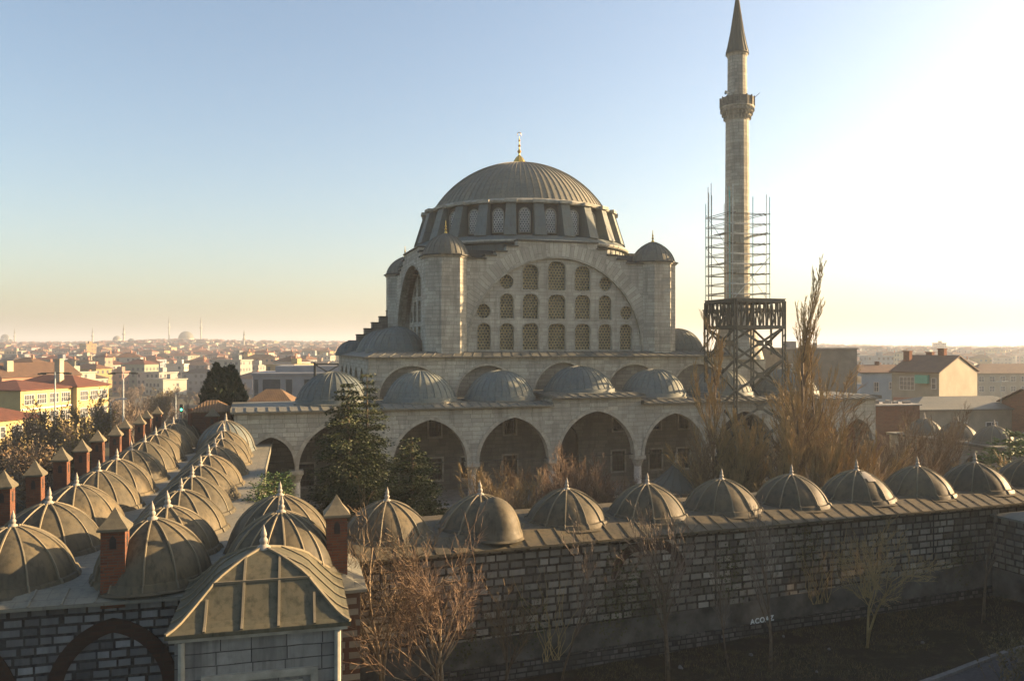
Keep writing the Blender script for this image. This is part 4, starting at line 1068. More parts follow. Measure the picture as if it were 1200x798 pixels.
for (x, y, h_) in ((.5, 1.2, 1.6), (2.2, 3.0, 1.2), (3.6, 2.2, 2.3), (5.0, 3.6, 1.5)): MB().box(x, x+.7, y, y+.7, 6.8, 8.2+h_).box(x-.08, x+.78, y-.08, y+.78, 8.2+h_, 8.35+h_).build('chimney', 'brick', ch)
an = root('television_antenna', (pxx(1173, 104), 104, 7.2), 20, 'thin metal television antenna on the flat roofed hall', 'antenna')
m = MB().tube([(0, 0, -.5), (0, 0, 2.6)], .035, 5)
m.tube([(-1.0, 0, 2.3), (1.2, 0, 2.3)], .025, 4).build('mast', 'pipe', an)
m = MB()
for k in range(7): m.tube([(-.9+k*.33, -.5, 2.3), (-.9+k*.33, .5, 2.3)], .018, 4)
m.build('antenna_rods', 'pipe', an)

# ================================================================== THE TOWN
WALLC = [((.50, .44, .30), 'cream'), ((.55, .52, .45), 'off-white'), ((.33, .34, .34), 'grey'), ((.55, .42, .20), 'ochre'), ((.42, .29, .22), 'pinkish'), ((.30, .36, .40), 'bluish grey'), ((.36, .38, .30), 'greenish grey')]
ROOFC = [((.17, .07, .045), 'red tiled'), ((.21, .10, .055), 'orange tiled'), ((.12, .085, .065), 'brown tiled'), ((.17, .165, .155), 'flat grey')]
def town_house(mw, mr, cw, cr, w, d, h, flat, ox=0, oy=0, oz=0, a=0):
    """append a house to wall builder mw and roof builder mr; a = rotation"""
    ca, sa = cos(a), sin(a)
    def T(x, y, z): return (ox+x*ca-y*sa, oy+x*sa+y*ca, oz+z)
    P = [(-w/2, -d/2), (w/2, -d/2), (w/2, d/2), (-w/2, d/2)]
    u = 0.
    for i in range(4):
        a_, b_ = P[i], P[(i+1) % 4]; L = math.hypot(b_[0]-a_[0], b_[1]-a_[1])
        mw.face([T(*a_, -6), T(*b_, -6), T(*b_, h), T(*a_, h)], [(u, -6), (u+L, -6), (u+L, h), (u, h)]); mw.cl.append(cw); u += L+5.4
    e = .4; Q = [(x*(1+2*e/w), y*(1+2*e/d)) for x, y in P]
    if flat:
        mr.face([T(*q, h+.25) for q in Q]); mr.cl.append(cr)
        for i in range(4): mr.face([T(*Q[i], h-.2), T(*Q[(i+1) % 4], h-.2), T(*Q[(i+1) % 4], h+.25), T(*Q[i], h+.25)]); mr.cl.append(cw)
        x, y = w*.15, d*.1; bw = 1.3
        C = [(x-bw, y-bw), (x+bw, y-bw), (x+bw, y+bw), (x-bw, y+bw)]
        for i in range(4): mr.face([T(*C[i], h+.2), T(*C[(i+1) % 4], h+.2), T(*C[(i+1) % 4], h+2.3), T(*C[i], h+2.3)]); mr.cl.append(cw)
        mr.face([T(*q, h+2.3) for q in C]); mr.cl.append(cr)
    else:
        rh = min(w, d)*.22; i_ = min(w, d)/2*.9
        if w >= d: A, B = (-w/2+i_, 0), (w/2-i_, 0); F = [(0, 1, B, A), (1, 2, B), (2, 3, A, B), (3, 0, A)]
        else: A, B = (0, -d/2+i_), (0, d/2-i_); F = [(0, 1, A), (1, 2, B, A), (2, 3, B), (3, 0, A, B)]
        for f in F: mr.face([T(*Q[q], h) if isinstance(q, int) else T(*q, h+rh) for q in f]); mr.cl.append(cr)
        C = [(-.4+w*.2, -.4), (.4+w*.2, -.4), (.4+w*.2, .4), (-.4+w*.2, .4)]
        for i in range(4): mr.face([T(*C[i], h), T(*C[(i+1) % 4], h), T(*C[(i+1) % 4], h+rh+.9), T(*C[i], h+rh+.9)]); mr.cl.append((.3, .15, .1))
        mr.face([T(*q, h+rh+.9) for q in C]); mr.cl.append((.2, .15, .1))
def paint(o, cl):
    at = o.data.color_attributes.new("col", 'FLOAT_COLOR', 'CORNER'); buf = []
    for p in o.data.polygons: buf += [*cl[p.index], 1.0]*p.loop_total
    at.data.foreach_set("color", buf)
def mbc(): m = MB(); m.cl = []; return m
def vary(c, r): k = r.uniform(.75, 1.25)*.55; return tuple(min(.8, x*k*r.uniform(.93, 1.07)) for x in c)
rg = random.Random(11)
placed = []
def free(x, y, r):
    for (a, b, q) in placed:
        if (a-x)**2+(b-y)**2 < (q+r)**2: return False
    return True
def put_house(x, y, w, d, h, a, wi, ri, zone, name='house', label=None):
    mw, mr = mbc(), mbc(); cw, wn_ = WALLC[wi]; cr, rn_ = ROOFC[ri]
    town_house(mw, mr, vary(cw, rg), vary(cr, rg), w, d, h, ri == 3)
    st = max(2, round(h/3))
    size = 'small' if st <= 3 else ('mid-sized' if st == 4 else 'tall')
    o = mw.build(name, 'city_wall', None, (x, y, H(x, y)), a); paint(o, mw.cl)
    q = mr.build('roof', 'city_roof', o); paint(q, mr.cl)
    tag(o, label or f"{size} {wn_} house with {rn_} roof {zone}", 'house', 'houses of the hazy town')
    placed.append((x, y, max(w, d)*.55))
    return o
# recognisable mid-distance blocks: (px left, px right, py top, Y, wall, roof, turn, label)
for (a, b, t, Y, wi, ri, tr, lb) in (
    (141, 174, 427, 400, 6, 0, -12, 'greenish grey five storey block with red tiles and one sunlit end wall'),
    (121, 141, 436, 385, 4, 3, -5, 'low pinkish block left of the greenish grey five storey one'),
    (191, 213, 427, 420, 1, 3, 4, 'plain off-white windowless looking block in the valley'),
    (215, 243, 428, 440, 2, 2, 2, 'dim grey block with dark roof between two pale blocks'),
    (243, 266, 422, 450, 1, 2, -4, 'pale block with rows of windows above the cypress'),
    (269, 281, 415, 500, 2, 3, -30, 'narrow grey apartment tower left of the bright one'),
    (281, 293, 413, 500, 3, 1, -35, 'narrow apartment tower with one glowing ochre side'),
    (69, 84, 423, 380, 6, 2, -6, 'greenish grey block with balconies behind the yellow school roof'),
    (84, 101, 424, 372, 1, 2, -6, 'off-white block with balconies behind the yellow school roof'),
    (107, 123, 419, 420, 0, 0, -20, 'cream block with two bright top windows'),
    (42, 56, 426, 330, 3, 2, -40, 'ochre house glowing in the sun behind the long house'),
    (91, 107, 403, 760, 3, 3, -35, 'bright yellow square block high on the slope'),
    (56, 68, 421, 400, 5, 3, 0, 'bluish grey block in shade on the left'),
    (1098, 1110, 402, 900, 1, 3, 12, 'lone white tower block on the hazy right skyline'),
    (1123, 1136, 411, 700, 1, 3, 10, 'short white block behind the sunlit gable'),
    (1018, 1048, 418, 620, 0, 3, 8, 'long cream block in the bright haze above the blue house')):
    X0, X1 = pxx(a, Y), pxx(b, Y); xc = (X0+X1)/2; zt = pzz(t, Y); w_ = (X1-X0)*.95
    put_house(xc, Y+6, w_, w_*.8 if w_ < 12 else 11, zt-H(xc, Y+6), radians(tr), wi, ri, '', label=lb)
n_ind = len(placed); tries = 0
while len(placed) < 275 and tries < 20000:
    tries += 1
    Y = 275+(rg.random()**.8)*560
    px = rg.uniform(-25, 470) if rg.random() < .78 else rg.uniform(985, 1225)
    if 118 < px < 330 and Y < 365: continue
    if px > 985 and Y < 420: continue
    if -30 < px < 118 and Y < 300: continue
    x = pxx(px, Y); w_ = rg.uniform(9, 17); d = rg.uniform(8, 13)
    if not free(x, Y, max(w_, d)*.5): continue
    lim = pzz(rg.uniform(417, 424) if Y < 460 else rg.uniform(408, 416), Y)-H(x, Y)
    h = min(rg.choice((7, 9, 9, 12, 12, 15)), lim)
    if h < 5: h = 5.5
    zone = ('on the far right hillside' if px > 900 else ('low in the misty valley' if Y < 430 else ('halfway up the left slope' if Y < 650 else 'high on the left slope')))
    put_house(x, Y, w_, d, h, radians(rg.uniform(-38, 14)), rg.choices(range(7), (5, 5, 4, 3, 3, 2, 2))[0], rg.choices(range(4), (5, 4, 4, 3))[0], zone)
# the far mass of roofs nobody could count
mw, mr = mbc(), mbc(); rg2 = random.Random(4)
Y = 800
while Y < 1900:
    xl = -.66*Y
    while xl < .68*Y:
        if not (-.16*Y < xl < .36*Y):
            x, y = xl+rg2.uniform(-5, 5), Y+rg2.uniform(-9, 9)
            r_ = rg2.choices(range(4), (5, 4, 4, 3))[0]
            town_house(mw, mr, vary(WALLC[rg2.choices(range(7), (6, 5, 3, 4, 3, 2, 2))[0]][0], rg2), vary(ROOFC[r_][0], rg2), rg2.uniform(10, 20), rg2.uniform(8, 15), rg2.choice((6, 8, 9, 11, 14)), r_ == 3, x, y, H(x, y), rg2.uniform(-.75, .35))
        xl += rg2.uniform(14, 26)
    Y += 21
fw = mw.build('distant_houses', 'city_wall', recalc=True); paint(fw, mw.cl); tag(fw, 'countless tiny houses fading into haze along the skyline ridge', 'houses', None, 'stuff')
fr_ = mr.build('distant_roofs', 'city_roof', fw); paint(fr_, mr.cl)
# skyline mosques and minarets
def far_minaret(px, top, bot, Y, label, wd=2.6):
    x = pxx(px, Y); zb = min(pzz(bot, Y), H(x, Y)+2)-6; zt_ = pzz(top, Y); h = zt_-zb
    r = root('distant_minaret', (x, Y, zb), 0, label, 'minaret', 'minarets on the skyline')
    MB().lathe([(wd*.62, 0), (wd*.5, h*.25), (wd*.45, h*.76)], (0, 0, 0), 10).build('shaft', 'ashlar', r)
    MB().lathe([(wd*.5, h*.60), (wd*.85, h*.63), (wd*.85, h*.66), (wd*.4, h*.665)], (0, 0, 0), 10).build('balcony', 'trim', r)
    MB().lathe([(wd*.5, h*.76), (wd*.12, h*.94), (.05, h)], (0, 0, 0), 10).build('spire_cap', 'lead', r)
def far_mosque(px, top, bot, w, Y, label):
    x = pxx(px, Y); sc_ = Y/970; zb = pzz(bot, Y)-8; R0 = w*sc_/2
    r = root('distant_mosque', (x, Y, zb), 10, label, 'mosque', 'mosques on the skyline')
    hh = pzz(top, Y)-zb; b = hh-R0*1.15
    MB().box(-R0*.72, R0*.72, -R0*.72, R0*.72, 0, b+R0*.25).build('wall', 'ashlar', r)
    MB().lathe([(R0*.68, b+R0*.2), (R0*.66, b+R0*.45)], (0, 0, 0), 24).build('drum', 'trim', r)
    MB().lathe([(a, z+b+R0*.45) for a, z in cap_prof(R0*.64, R0*.62, 8)], (0, 0, 0), 24).build('main_dome', 'lead', r)
    for a in range(4):
        t = a*pi/2; MB().lathe([(q, z+b-R0*.25) for q, z in cap_prof(R0*.5, R0*.5, 6)], (R0*.72*cos(t), R0*.72*sin(t), 0), 20).build('half_dome', 'lead', r)
        MB().lathe([(q, z+b*.8) for q, z in cap_prof(R0*.3, R0*.3, 6)], (R0*.95*cos(t+pi/4), R0*.95*sin(t+pi/4), 0), 14).build('small_dome', 'lead', r)
        MB().box(R0*.95*cos(t+pi/4)-R0*.28, R0*.95*cos(t+pi/4)+R0*.28, R0*.95*sin(t+pi/4)-R0*.28, R0*.95*sin(t+pi/4)+R0*.28, 0, b*.8).build('corner_block', 'ashlar', r)
far_mosque(218, 387, 405, 27, 1550, 'large hazy domed mosque on the skyline between two slim minarets')
far_mosque(137, 393, 402, 14, 1450, 'small hazy dome on the skyline left of a white minaret')
far_mosque(154, 396, 403, 13, 1500, 'lower hazy dome on the skyline right of a white minaret')
far_mosque(6, 391, 400, 14, 1750, 'faintest pale dome at the left end of the skyline')
far_mosque(243, 397, 404, 10, 1600, 'tiny dome right of the large distant mosque')
far_minaret(198, 369, 404, 1540, 'slim distant minaret left of the large hazy dome')
far_minaret(235.5, 369, 404, 1530, 'slim distant minaret right of the large hazy dome', 3.2)
far_minaret(145, 379, 404, 1400, 'white distant minaret between two small domes', 3.2)
far_minaret(108.5, 383, 400, 1550, 'stubby pale distant minaret above the bright yellow block', 3.2)
far_minaret(286, 386, 407, 1250, 'distant minaret right of the large mosque standing alone', 3.0)
far_minaret(17, 384, 399, 1750, 'faint minaret near the left end of the skyline', 3.0)

# ================================================================== TREES
def perp(d, rnd):
    v = Vector((rnd.uniform(-1, 1), rnd.uniform(-1, 1), rnd.uniform(-1, 1))); v = v-d*v.dot(d)
    return v.normalized() if v.length > 1e-4 else Vector((1, 0, 0))
def bare(seed, h, levels=4, r0=.13, fork=(3, 5), ang=(25, 50), up=.25, ln=.62, first=.35, trunkfrac=.45, stems=1, wob=.10, twigr=.012, leansp=.15):
    rnd = random.Random(seed); tk, tw_ = MB(), MB()
    def grow(p, d, L, r, lv):
        nseg = 4 if lv < 2 else 3; pts = [p]; rad = [r]; dd = d.copy()
        for k in range(nseg):
            dd = (dd+Vector((rnd.uniform(-wob, wob), rnd.uniform(-wob, wob), rnd.uniform(-wob*.5, wob*.5)+up*.12))).normalized()
            pts.append(pts[-1]+dd*L/nseg); rad.append(max(twigr*.6, r*(1-.62*(k+1)/nseg)))
        (tk if lv < 2 else tw_).tube(pts, rad, 6 if lv == 0 else (5 if lv == 1 else 3), lv < 2)
        if lv >= levels: return
        nb = rnd.randint(*fork)+(3 if lv == 0 else 0)
        for b in range(nb):
            t = (first if lv == 0 else .15)+(1-(first if lv == 0 else .15))*(b+rnd.random())/nb
            f = min(.999, t)*nseg; i = int(f); q = pts[i].lerp(pts[i+1], f-i); rr = rad[i]*(1-(f-i))+rad[i+1]*(f-i)
            a = radians(rnd.uniform(*ang)); dl = (pts[i+1]-pts[i]).normalized()
            nd = (dl*cos(a)+perp(dl, rnd)*sin(a)+Vector((0, 0, up*.5))).normalized()
            grow(q, nd, L*ln*rnd.uniform(.7, 1.1)*(1.1-.35*t), max(twigr, rr*.62), lv+1)
        nd = (dd+perp(dd, rnd)*.25).normalized(); grow(pts[-1], nd, L*ln*.8, max(twigr, rad[-1]), lv+1)
    for s in range(stems):
        d = Vector((rnd.uniform(-leansp, leansp)*(1+.6*(stems > 1)), rnd.uniform(-leansp, leansp)*(1+.6*(stems > 1)), 1)).normalized()
        grow(Vector((rnd.uniform(-.12, .12)*(stems > 1), rnd.uniform(-.12, .12)*(stems > 1), 0)), d, h*trunkfrac*rnd.uniform(.85, 1.1), r0*rnd.uniform(.75, 1), 0)
    return tk, tw_
def bare_obj(name, seed, label, cat, loc, group=None, bark='bark', twig='twig', rz=0, scale=1, **kw):
    tk, tw_ = bare(seed, **kw)
    o = tk.build('trunk', bark, None, boxuv=False, recalc=False, smooth=True)
    zm = max([v[2] for v in tk.v+tw_.v]); k = kw['h']/zm      # normalise height
    for b in (tk, tw_): pass
    r = root(name, loc, math.degrees(rz), label, cat, group); o.parent = r
    c = tw_.build('twigs', twig, r, boxuv=False, recalc=False)
    r.scale = (k*scale,)*3
    return r
def at_px(px, Y, z=None): x = pxx(px, Y); return (x, Y, H(x, Y) if z is None else z)
# street side trees in front of the long wall
bare_obj('bare_tree', 3, 'sunlit bare tree with a forked pale trunk before the left wall end', 'tree', at_px(463, 31.5), h=9.9, levels=4, r0=.15, fork=(3, 5), ang=(24, 50), up=.14, ln=.72, first=.45, trunkfrac=.36, twig='twig', wob=.13, twigr=.009)
bare_obj('bare_tree', 8, 'bare tree with a thin curved leaning trunk right of the forked pale one', 'tree', at_px(512, 33.0), h=9.3, levels=4, r0=.10, fork=(3, 5), ang=(24, 48), up=.14, ln=.72, first=.4, trunkfrac=.40, twig='twig_red', stems=2, wob=.13, twigr=.009, rz=2.8, leansp=.3)
bare_obj('bare_tree', 15, 'thin bare tree against the wall under the third dome', 'tree', at_px(656, 36.0), h=8.0, levels=4, r0=.08, fork=(2, 4), ang=(18, 36), up=.35, ln=.62, first=.4, trunkfrac=.5, bark='bark_dark', twig='twig_grey', wob=.1, twigr=.009)
bare_obj('bare_tree', 21, 'dark slender bare tree in front of the brick relieving arch wall', 'tree', at_px(783, 36.5), h=8.2, levels=4, r0=.10, fork=(3, 4), ang=(20, 38), up=.32, ln=.62, first=.42, trunkfrac=.45, bark='bark_dark', twig='twig_grey', wob=.12, twigr=.009)
bare_obj('bare_tree', 27, 'dark straight bare sapling beside the painted letters', 'tree', at_px(903, 37.5), h=7.6, levels=4, r0=.075, fork=(3, 4), ang=(15, 30), up=.35, ln=.55, first=.3, trunkfrac=.55, bark='bark_dark', twig='twig_grey', wob=.06, twigr=.009)
bare_obj('bare_tree', 29, 'sunlit golden bare sapling spreading against the right part of the wall', 'tree', at_px(1013, 40.0), h=6.8, levels=4, r0=.055, fork=(3, 4), ang=(24, 52), up=.15, ln=.6, first=.35, trunkfrac=.4, stems=2, bark='twig_gold', twig='twig_gold', wob=.2, twigr=.008, leansp=.35)
bare_obj('bare_tree', 33, 'short dark tree stem in the shaded corner at the right', 'tree', at_px(1152, 42.5), h=6.0, levels=3, r0=.09, fork=(2, 3), ang=(15, 30), up=.35, ln=.5, first=.5, trunkfrac=.6, bark='bark_dark', twig='twig_grey', wob=.05)
bare_obj('bare_tree', 36, 'wispy bare sapling between the two dark slender trees', 'tree', at_px(855, 37.2), h=6.6, levels=3, r0=.05, fork=(3, 4), ang=(15, 35), up=.3, ln=.6, first=.3, trunkfrac=.5, bark='bark_dark', twig='twig_grey', wob=.1, twigr=.009)
bare_obj('bare_tree', 38, 'small bare sapling left of the thin tree under the third dome', 'tree', at_px(590, 36.2), h=5.4, levels=3, r0=.06, fork=(3, 5), ang=(20, 45), up=.2, ln=.62, first=.25, trunkfrac=.45, stems=2, bark='bark_dark', twig='twig', wob=.12, twigr=.009)
# tall poplars in the court
PO = dict(bark='bark_dark', twig='twig_gold')
bare_obj('poplar', 41, 'tallest bare poplar rising right of the steel tower', 'tree', at_px(938, 62), h=22.0, levels=4, r0=.24, fork=(7, 9), ang=(13, 27), up=.55, ln=.42, first=.10, trunkfrac=.72, wob=.045, twigr=.015, leansp=.03, **PO)
bare_obj('poplar', 44, 'second bare poplar with a bent upper branch right of the tallest one', 'tree', at_px(962, 64), h=18.4, levels=4, r0=.16, fork=(4, 6), ang=(12, 30), up=.45, ln=.45, first=.2, trunkfrac=.66, wob=.07, twigr=.016, leansp=.06, **PO)
bare_obj('poplar', 46, 'slim bare poplar in front of the left legs of the steel tower', 'tree', at_px(835, 66), h=18.0, levels=4, r0=.14, fork=(6, 8), ang=(12, 25), up=.5, ln=.44, first=.12, trunkfrac=.72, wob=.04, twigr=.015, leansp=.04, **PO)
bare_obj('poplar', 49, 'bushy bare poplar with dense upright shoots below the steel tower', 'tree', at_px(870, 60), h=11.0, levels=4, r0=.10, fork=(5, 7), ang=(8, 20), up=.55, ln=.55, first=.08, trunkfrac=.55, stems=7, wob=.06, twigr=.016, leansp=.16, **PO)
bare_obj('poplar', 52, 'broom shaped bare poplar shrub at the foot of the tallest poplar', 'tree', at_px(918, 58), h=10.6, levels=4, r0=.09, fork=(5, 7), ang=(8, 22), up=.55, ln=.55, first=.08, trunkfrac=.5, stems=6, wob=.07, twigr=.012, leansp=.25, **PO)
bare_obj('poplar', 55, 'broad broom of bare golden shoots right of the tall poplars', 'tree', at_px(977, 60), h=10.2, levels=4, r0=.09, fork=(5, 7), ang=(8, 24), up=.5, ln=.55, first=.08, trunkfrac=.5, stems=6, wob=.08, twigr=.012, leansp=.3, **PO)
# courtyard saplings: six grown forms, copied
forms = []
for k, (sd, tw_, st) in enumerate(((61, 'twig_red', 4), (62, 'twig', 4), (63, 'twig_red', 5), (64, 'twig_gold', 3), (65, 'twig_grey', 5), (66, 'twig', 5))):
    tk, tt = bare(sd, 6.0, 4, .07, (3, 5), (14, 34), .35, .62, .12, .5, st, .10, .008, .3)
    zm = max(v[2] for v in tt.v); kk = 6.0/zm
    for b in (tk, tt): b.v = [(x*kk, y*kk, z*kk) for x, y, z in b.v]
    a = tk.build('sapling_trunk', 'bark', None, boxuv=False, recalc=False); b = tt.build('sapling_twigs', tw_, None, boxuv=False, recalc=False)
    forms.append((a.data, b.data)); bpy.data.objects.remove(a); bpy.data.objects.remove(b)
TONE = ['reddish', 'brown', 'reddish', 'golden', 'grey', 'brown']
def shrub(px, Y, hgt, form, label, group, z=-1.0):
    r = root('bare_sapling', (pxx(px, Y), Y, z), random.uniform(0, 360), label, 'sapling', group)
    for nm, me in zip(('trunk', 'twigs'), forms[form]):
        o = bpy.data.objects.new(nm, me); COL.objects.link(o); o.parent = r
    s = hgt/6.0; r.scale = (s*random.uniform(.9, 1.2), s*random.uniform(.9, 1.2), s)
random.seed(77)
for (px, Y, hg, fm) in ((560, 58, 4.6, 0), (585, 55, 5.2, 5), (610, 62, 5.2, 3), (628, 56, 4.2, 0), (652, 60, 5.0, 2), (574, 60, 4.6, 2), (618, 59, 4.8, 5), (640, 63, 5.4, 0), (664, 63, 5.6, 2), (684, 61, 5.6, 2), (698, 57, 5.0, 0), (714, 63, 5.4, 2), (730, 59, 5.0, 5), (748, 57, 4.2, 0), (668, 54, 4.6, 0), (595, 66, 4.6, 5), (676, 57, 5.6, 0), (690, 64, 6.6, 2), (705, 59, 6.2, 2), (722, 56, 5.6, 0), (738, 62, 5.2, 1), (560, 66, 5.4, 3), (600, 70, 5.6, 1), (662, 68, 6.6, 2), (640, 52, 3.6, 1)):
    shrub(px, Y, hg*1.1, fm, f"{TONE[fm]} bare sapling among those standing before the middle porch arches", 'saplings before the porch')
for (px, Y, hg, fm) in ((375, 44, 5.0, 3), (392, 48, 5.6, 1), (430, 46, 4.0, 0), (520, 50, 4.0, 1), (497, 47, 3.8, 0), (360, 50, 4.6, 5)):
    shrub(px, Y, hg, fm, f"{TONE[fm]} bare sapling among those by the tall conifer", 'saplings by the conifer')
for (px, Y, hg, fm) in ((760, 60, 4.0, 4), (800, 66, 4.2, 4), (822, 60, 5.2, 4), (858, 62, 7.0, 3), (905, 56, 5.0, 5), (945, 56, 7.0, 3), (960, 55, 7.2, 4), (1005, 58, 6.4, 5), (1020, 64, 6.6, 4), (1035, 57, 6.2, 3), (1050, 61, 7.4, 4), (1068, 58, 6.6, 5), (1080, 63, 7.2, 1), (1098, 57, 6.2, 4), (1112, 62, 6.6, 5), (1130, 58, 6.0, 4), (1145, 64, 6.4, 3), (1160, 60, 6.6, 1), (1178, 57, 6.8, 4), (1192, 62, 7.0, 3), (1210, 59, 6.8, 5), (880, 53, 3.6, 4), (1060, 74, 9.4, 1), (1085, 78, 10.0, 5), (975, 70, 8.0, 4), (1030, 70, 8, 5)):
    shrub(px, Y, hg, fm, f"{TONE[fm]} bare sapling among those in the tangle on the right of the court", 'tangled saplings on the right')
for k in range(6):
    px, Y, fm = random.uniform(812, 1215), random.uniform(54, 70), random.choice((3, 3, 4, 5, 1)); shrub(px, Y, random.uniform(4.5, 7.2)*(1 if px < 1050 else .85), fm, f"{TONE[fm]} bare sapling among those in the tangle on the right of the court", 'tangled saplings on the right')
for k, (px, Y, hg) in enumerate(((838, 62, 10), (866, 63, 9), (920, 63, 11), (945, 61, 12), (968, 59, 10), (948, 68, 14))):
    shrub(px, Y, hg, 3 if k % 3 else 5, ('golden' if k % 3 else 'brown')+' tall broom like sapling among those crowding the poplars', 'tall saplings around the poplars')
# undergrowth below them
def leafcloud(m, n, fn_, size, rnd, asp=.5, flat=0.):
    for _ in range(n):
        p, out_ = fn_(rnd); d = (out_+Vector((rnd.uniform(-1, 1), rnd.uniform(-1, 1), rnd.uniform(-1, 1)))*.8).normalized()
        s = size*rnd.uniform(.6, 1.3); x = perp(d, rnd)*s*asp; y = d*s
        m.face([p-x*.5, p+y*.4-x*.5+x*.2, p+y, p+x*.5+y*.3])
ug = MB(); r3 = random.Random(9)
def ugf(r):
    px = r.uniform(795, 1230) if r.random() < .8 else r.uniform(545, 800); Y = r.uniform(49, 72); hh = (2.6 if px > 960 else 1.0)
    hh *= .55+.9*max(0, noise.noise(Vector((px*.02, Y*.25, 2)))+.35)
    return Vector((pxx(px, Y), Y, -1+r.random()**.7*hh)), Vector((0, 0, .8))
leafcloud(ug, 26000, ugf, .30, r3, .35)
o = ug.build('undergrowth', 'dry_leaf', boxuv=False, recalc=False); tag(o, 'tangled dry brown undergrowth filling the court behind the domes', 'undergrowth', None, 'stuff')
gr = MB()
def grf(r):
    while True:
        x, Y = r.uniform(-6, 30), r.uniform(30, 48)
        a = radians(RD); v = -(x-RO.x)*sin(a)+(Y-RO.y)*cos(a)
        if v < -2.8 and not (x > 17 and Y < 35.5+(x-17)*.5) and noise.noise(Vector((x*.3, Y*.3, 5))) > -.12: break
    return Vector((x, Y, H(x, Y)-.03)), Vector((0, 0, 1.2))
leafcloud(gr, 14000, grf, .17, r3, .16)
o = gr.build('grass', 'straw', boxuv=False, recalc=False); tag(o, 'sparse dry grass on the dark ground at the foot of the wall', 'grass', None, 'stuff')
cr_ = MB()
def crf(r):
    c = r.choice(((1.5, 3.0), (2.6, 2.2), (1.0, 1.4), (7.6, 2.8), (-6, 1.0), (-3.2, 1.5), (12.4, 3.5), (22.8, 2.2), (3.6, 1.6)))
    u = c[0]+r.gauss(0, .55); z = c[1]+r.gauss(0, .75); p = w2(RO, RD, u, -2.58-r.random()*.2, max(-.4, min(4.7, z))); return p, Vector((.2, -.6, .1))
leafcloud(cr_, 2600, crf, .13, r3, .7)
o = cr_.build('wall_creeper', 'creeper', boxuv=False, recalc=False); tag(o, 'straggly dull green creeper clinging to the courses of the long wall', 'creeper', None, 'stuff')
# dry climbing stems on the wall
for (u, label) in ((13.2, 'golden dry creeper stems climbing the wall below the white patched dome'), (16.2, 'dry creeper stems fanning up the right part of the wall'), (-2.0, 'thin dry stems clinging to the wall near the left end')):
    m = MB(); rr = random.Random(int(u*10)+500)
    for s in range(15):
        p = Vector((u+rr.uniform(-.5, .5), -2.66, .6 if u > 0 else -.4)); pts = [p]
        for k in range(9): p = p+Vector((rr.uniform(-.25, .25)+(s-7)*.03, rr.uniform(-.02, .015), rr.uniform(.25, .6))); p.z = min(p.z, 5.0); p.y = min(p.y, -2.62); pts.append(p)
        m.tube(pts, [.022*(1-k/12) for k in range(10)], 3, False)
    o = m.build('climbing_stems', 'twig_gold', None, loc=RO, rz=radians(RD), boxuv=False, recalc=False); tag(o, label, 'creeper')
# conifers
def conifer(name, label, loc, h, rad, n, mat, seed, droop=.25, tiers=20, leaf=.34, low=.04, tops=1, jit=.3, asp=.32, fullness=.75):
    rnd = random.Random(seed); r = root(name, loc, 0, label, 'tree'); tk = MB(); m = MB()
    tk.tube([(0, 0, 0), (.03, .02, h*.5), (0, 0, h*.97)], [rad*.09, rad*.06, .02], 7)
    br = []
    for t in range(tiers):
        f = low+(1-low)*(t/tiers); zz = f*h
        lay = rad*(1-f)**fullness*(1+.22*noise.noise(Vector((t*.9, seed, 0))))*(.55+.45*min(1, f/.15))
        for k in range(max(5, int(11*(1-f*.5)))):
            a = rnd.uniform(0, 2*pi); L = lay*rnd.uniform(.62, 1.18)+.12
            e = Vector((cos(a)*L, sin(a)*L, zz+L*rnd.uniform(.1, .35)-droop*L)); b = Vector((0, 0, zz)); br.append((b, e, L))
            tk.tube([b, b.lerp(e, .5)+Vector((0, 0, .1*L)), e], [.035, .02, .008], 3, False)
    tot = sum(b[2]**1.3 for b in br)
    for b, e, L in br:
        cnt = max(6, int(n*L**1.3/tot)); d = (e-b).normalized()
        for _ in range(cnt):
            t = rnd.random()**.65; w = L*.20*(1-abs(t-.55))+.08
            p = b.lerp(e, t)+Vector((rnd.gauss(0, w), rnd.gauss(0, w), rnd.gauss(0, w*.42)+.1*L*sin(pi*t)))
            dd = (d+Vector((rnd.uniform(-1, 1), rnd.uniform(-1, 1), rnd.uniform(-.9, .4)))*.75).normalized(); s = leaf*rnd.uniform(.5, 1.25); x = perp(dd, rnd)*s*asp
            m.face([p, p+dd*s*.5+x*.6, p+dd*s, p+dd*s*.45-x*.6])
    tk.build('trunk', 'bark_dark', r, boxuv=False, recalc=False); m.build('crown', mat, r, boxuv=False, recalc=False)
    return r
conifer('conifer', 'tall dark green conifer with shaggy drooping branches in front of the left porch arches', at_px(408, 57, -1), 12.7, 3.4, 56000, 'conifer', 5, .3, 28, .24)
conifer('conifer', 'slim conifer spire grown into the right side of the tall shaggy one', at_px(430, 59, -1), 13.4, 2.5, 30000, 'conifer', 6, .2, 24, .22)
conifer('conifer', 'shorter olive green conifer right of the tall shaggy pair', at_px(483, 55, -1), 9.2, 3.0, 36000, 'conifer', 9, .2, 20, .21)
conifer('pine', 'low bright green bushy pine behind the gatehouse domes', at_px(322, 47, 1.2), 5.6, 2.0, 16000, 'pine', 12, -.1, 14, .17, fullness=.45)
conifer('pine', 'small green pine bush left of the low bushy pine', at_px(300, 46, 1.2), 4.4, 1.4, 8000, 'pine', 13, -.1, 12, .16, fullness=.45)
conifer('evergreen', 'bright green evergreen at the far right behind the last domes', at_px(1183, 68, -1), 8.4, 2.6, 6000, 'pine', 14, -.05, 10, .36, fullness=.5)
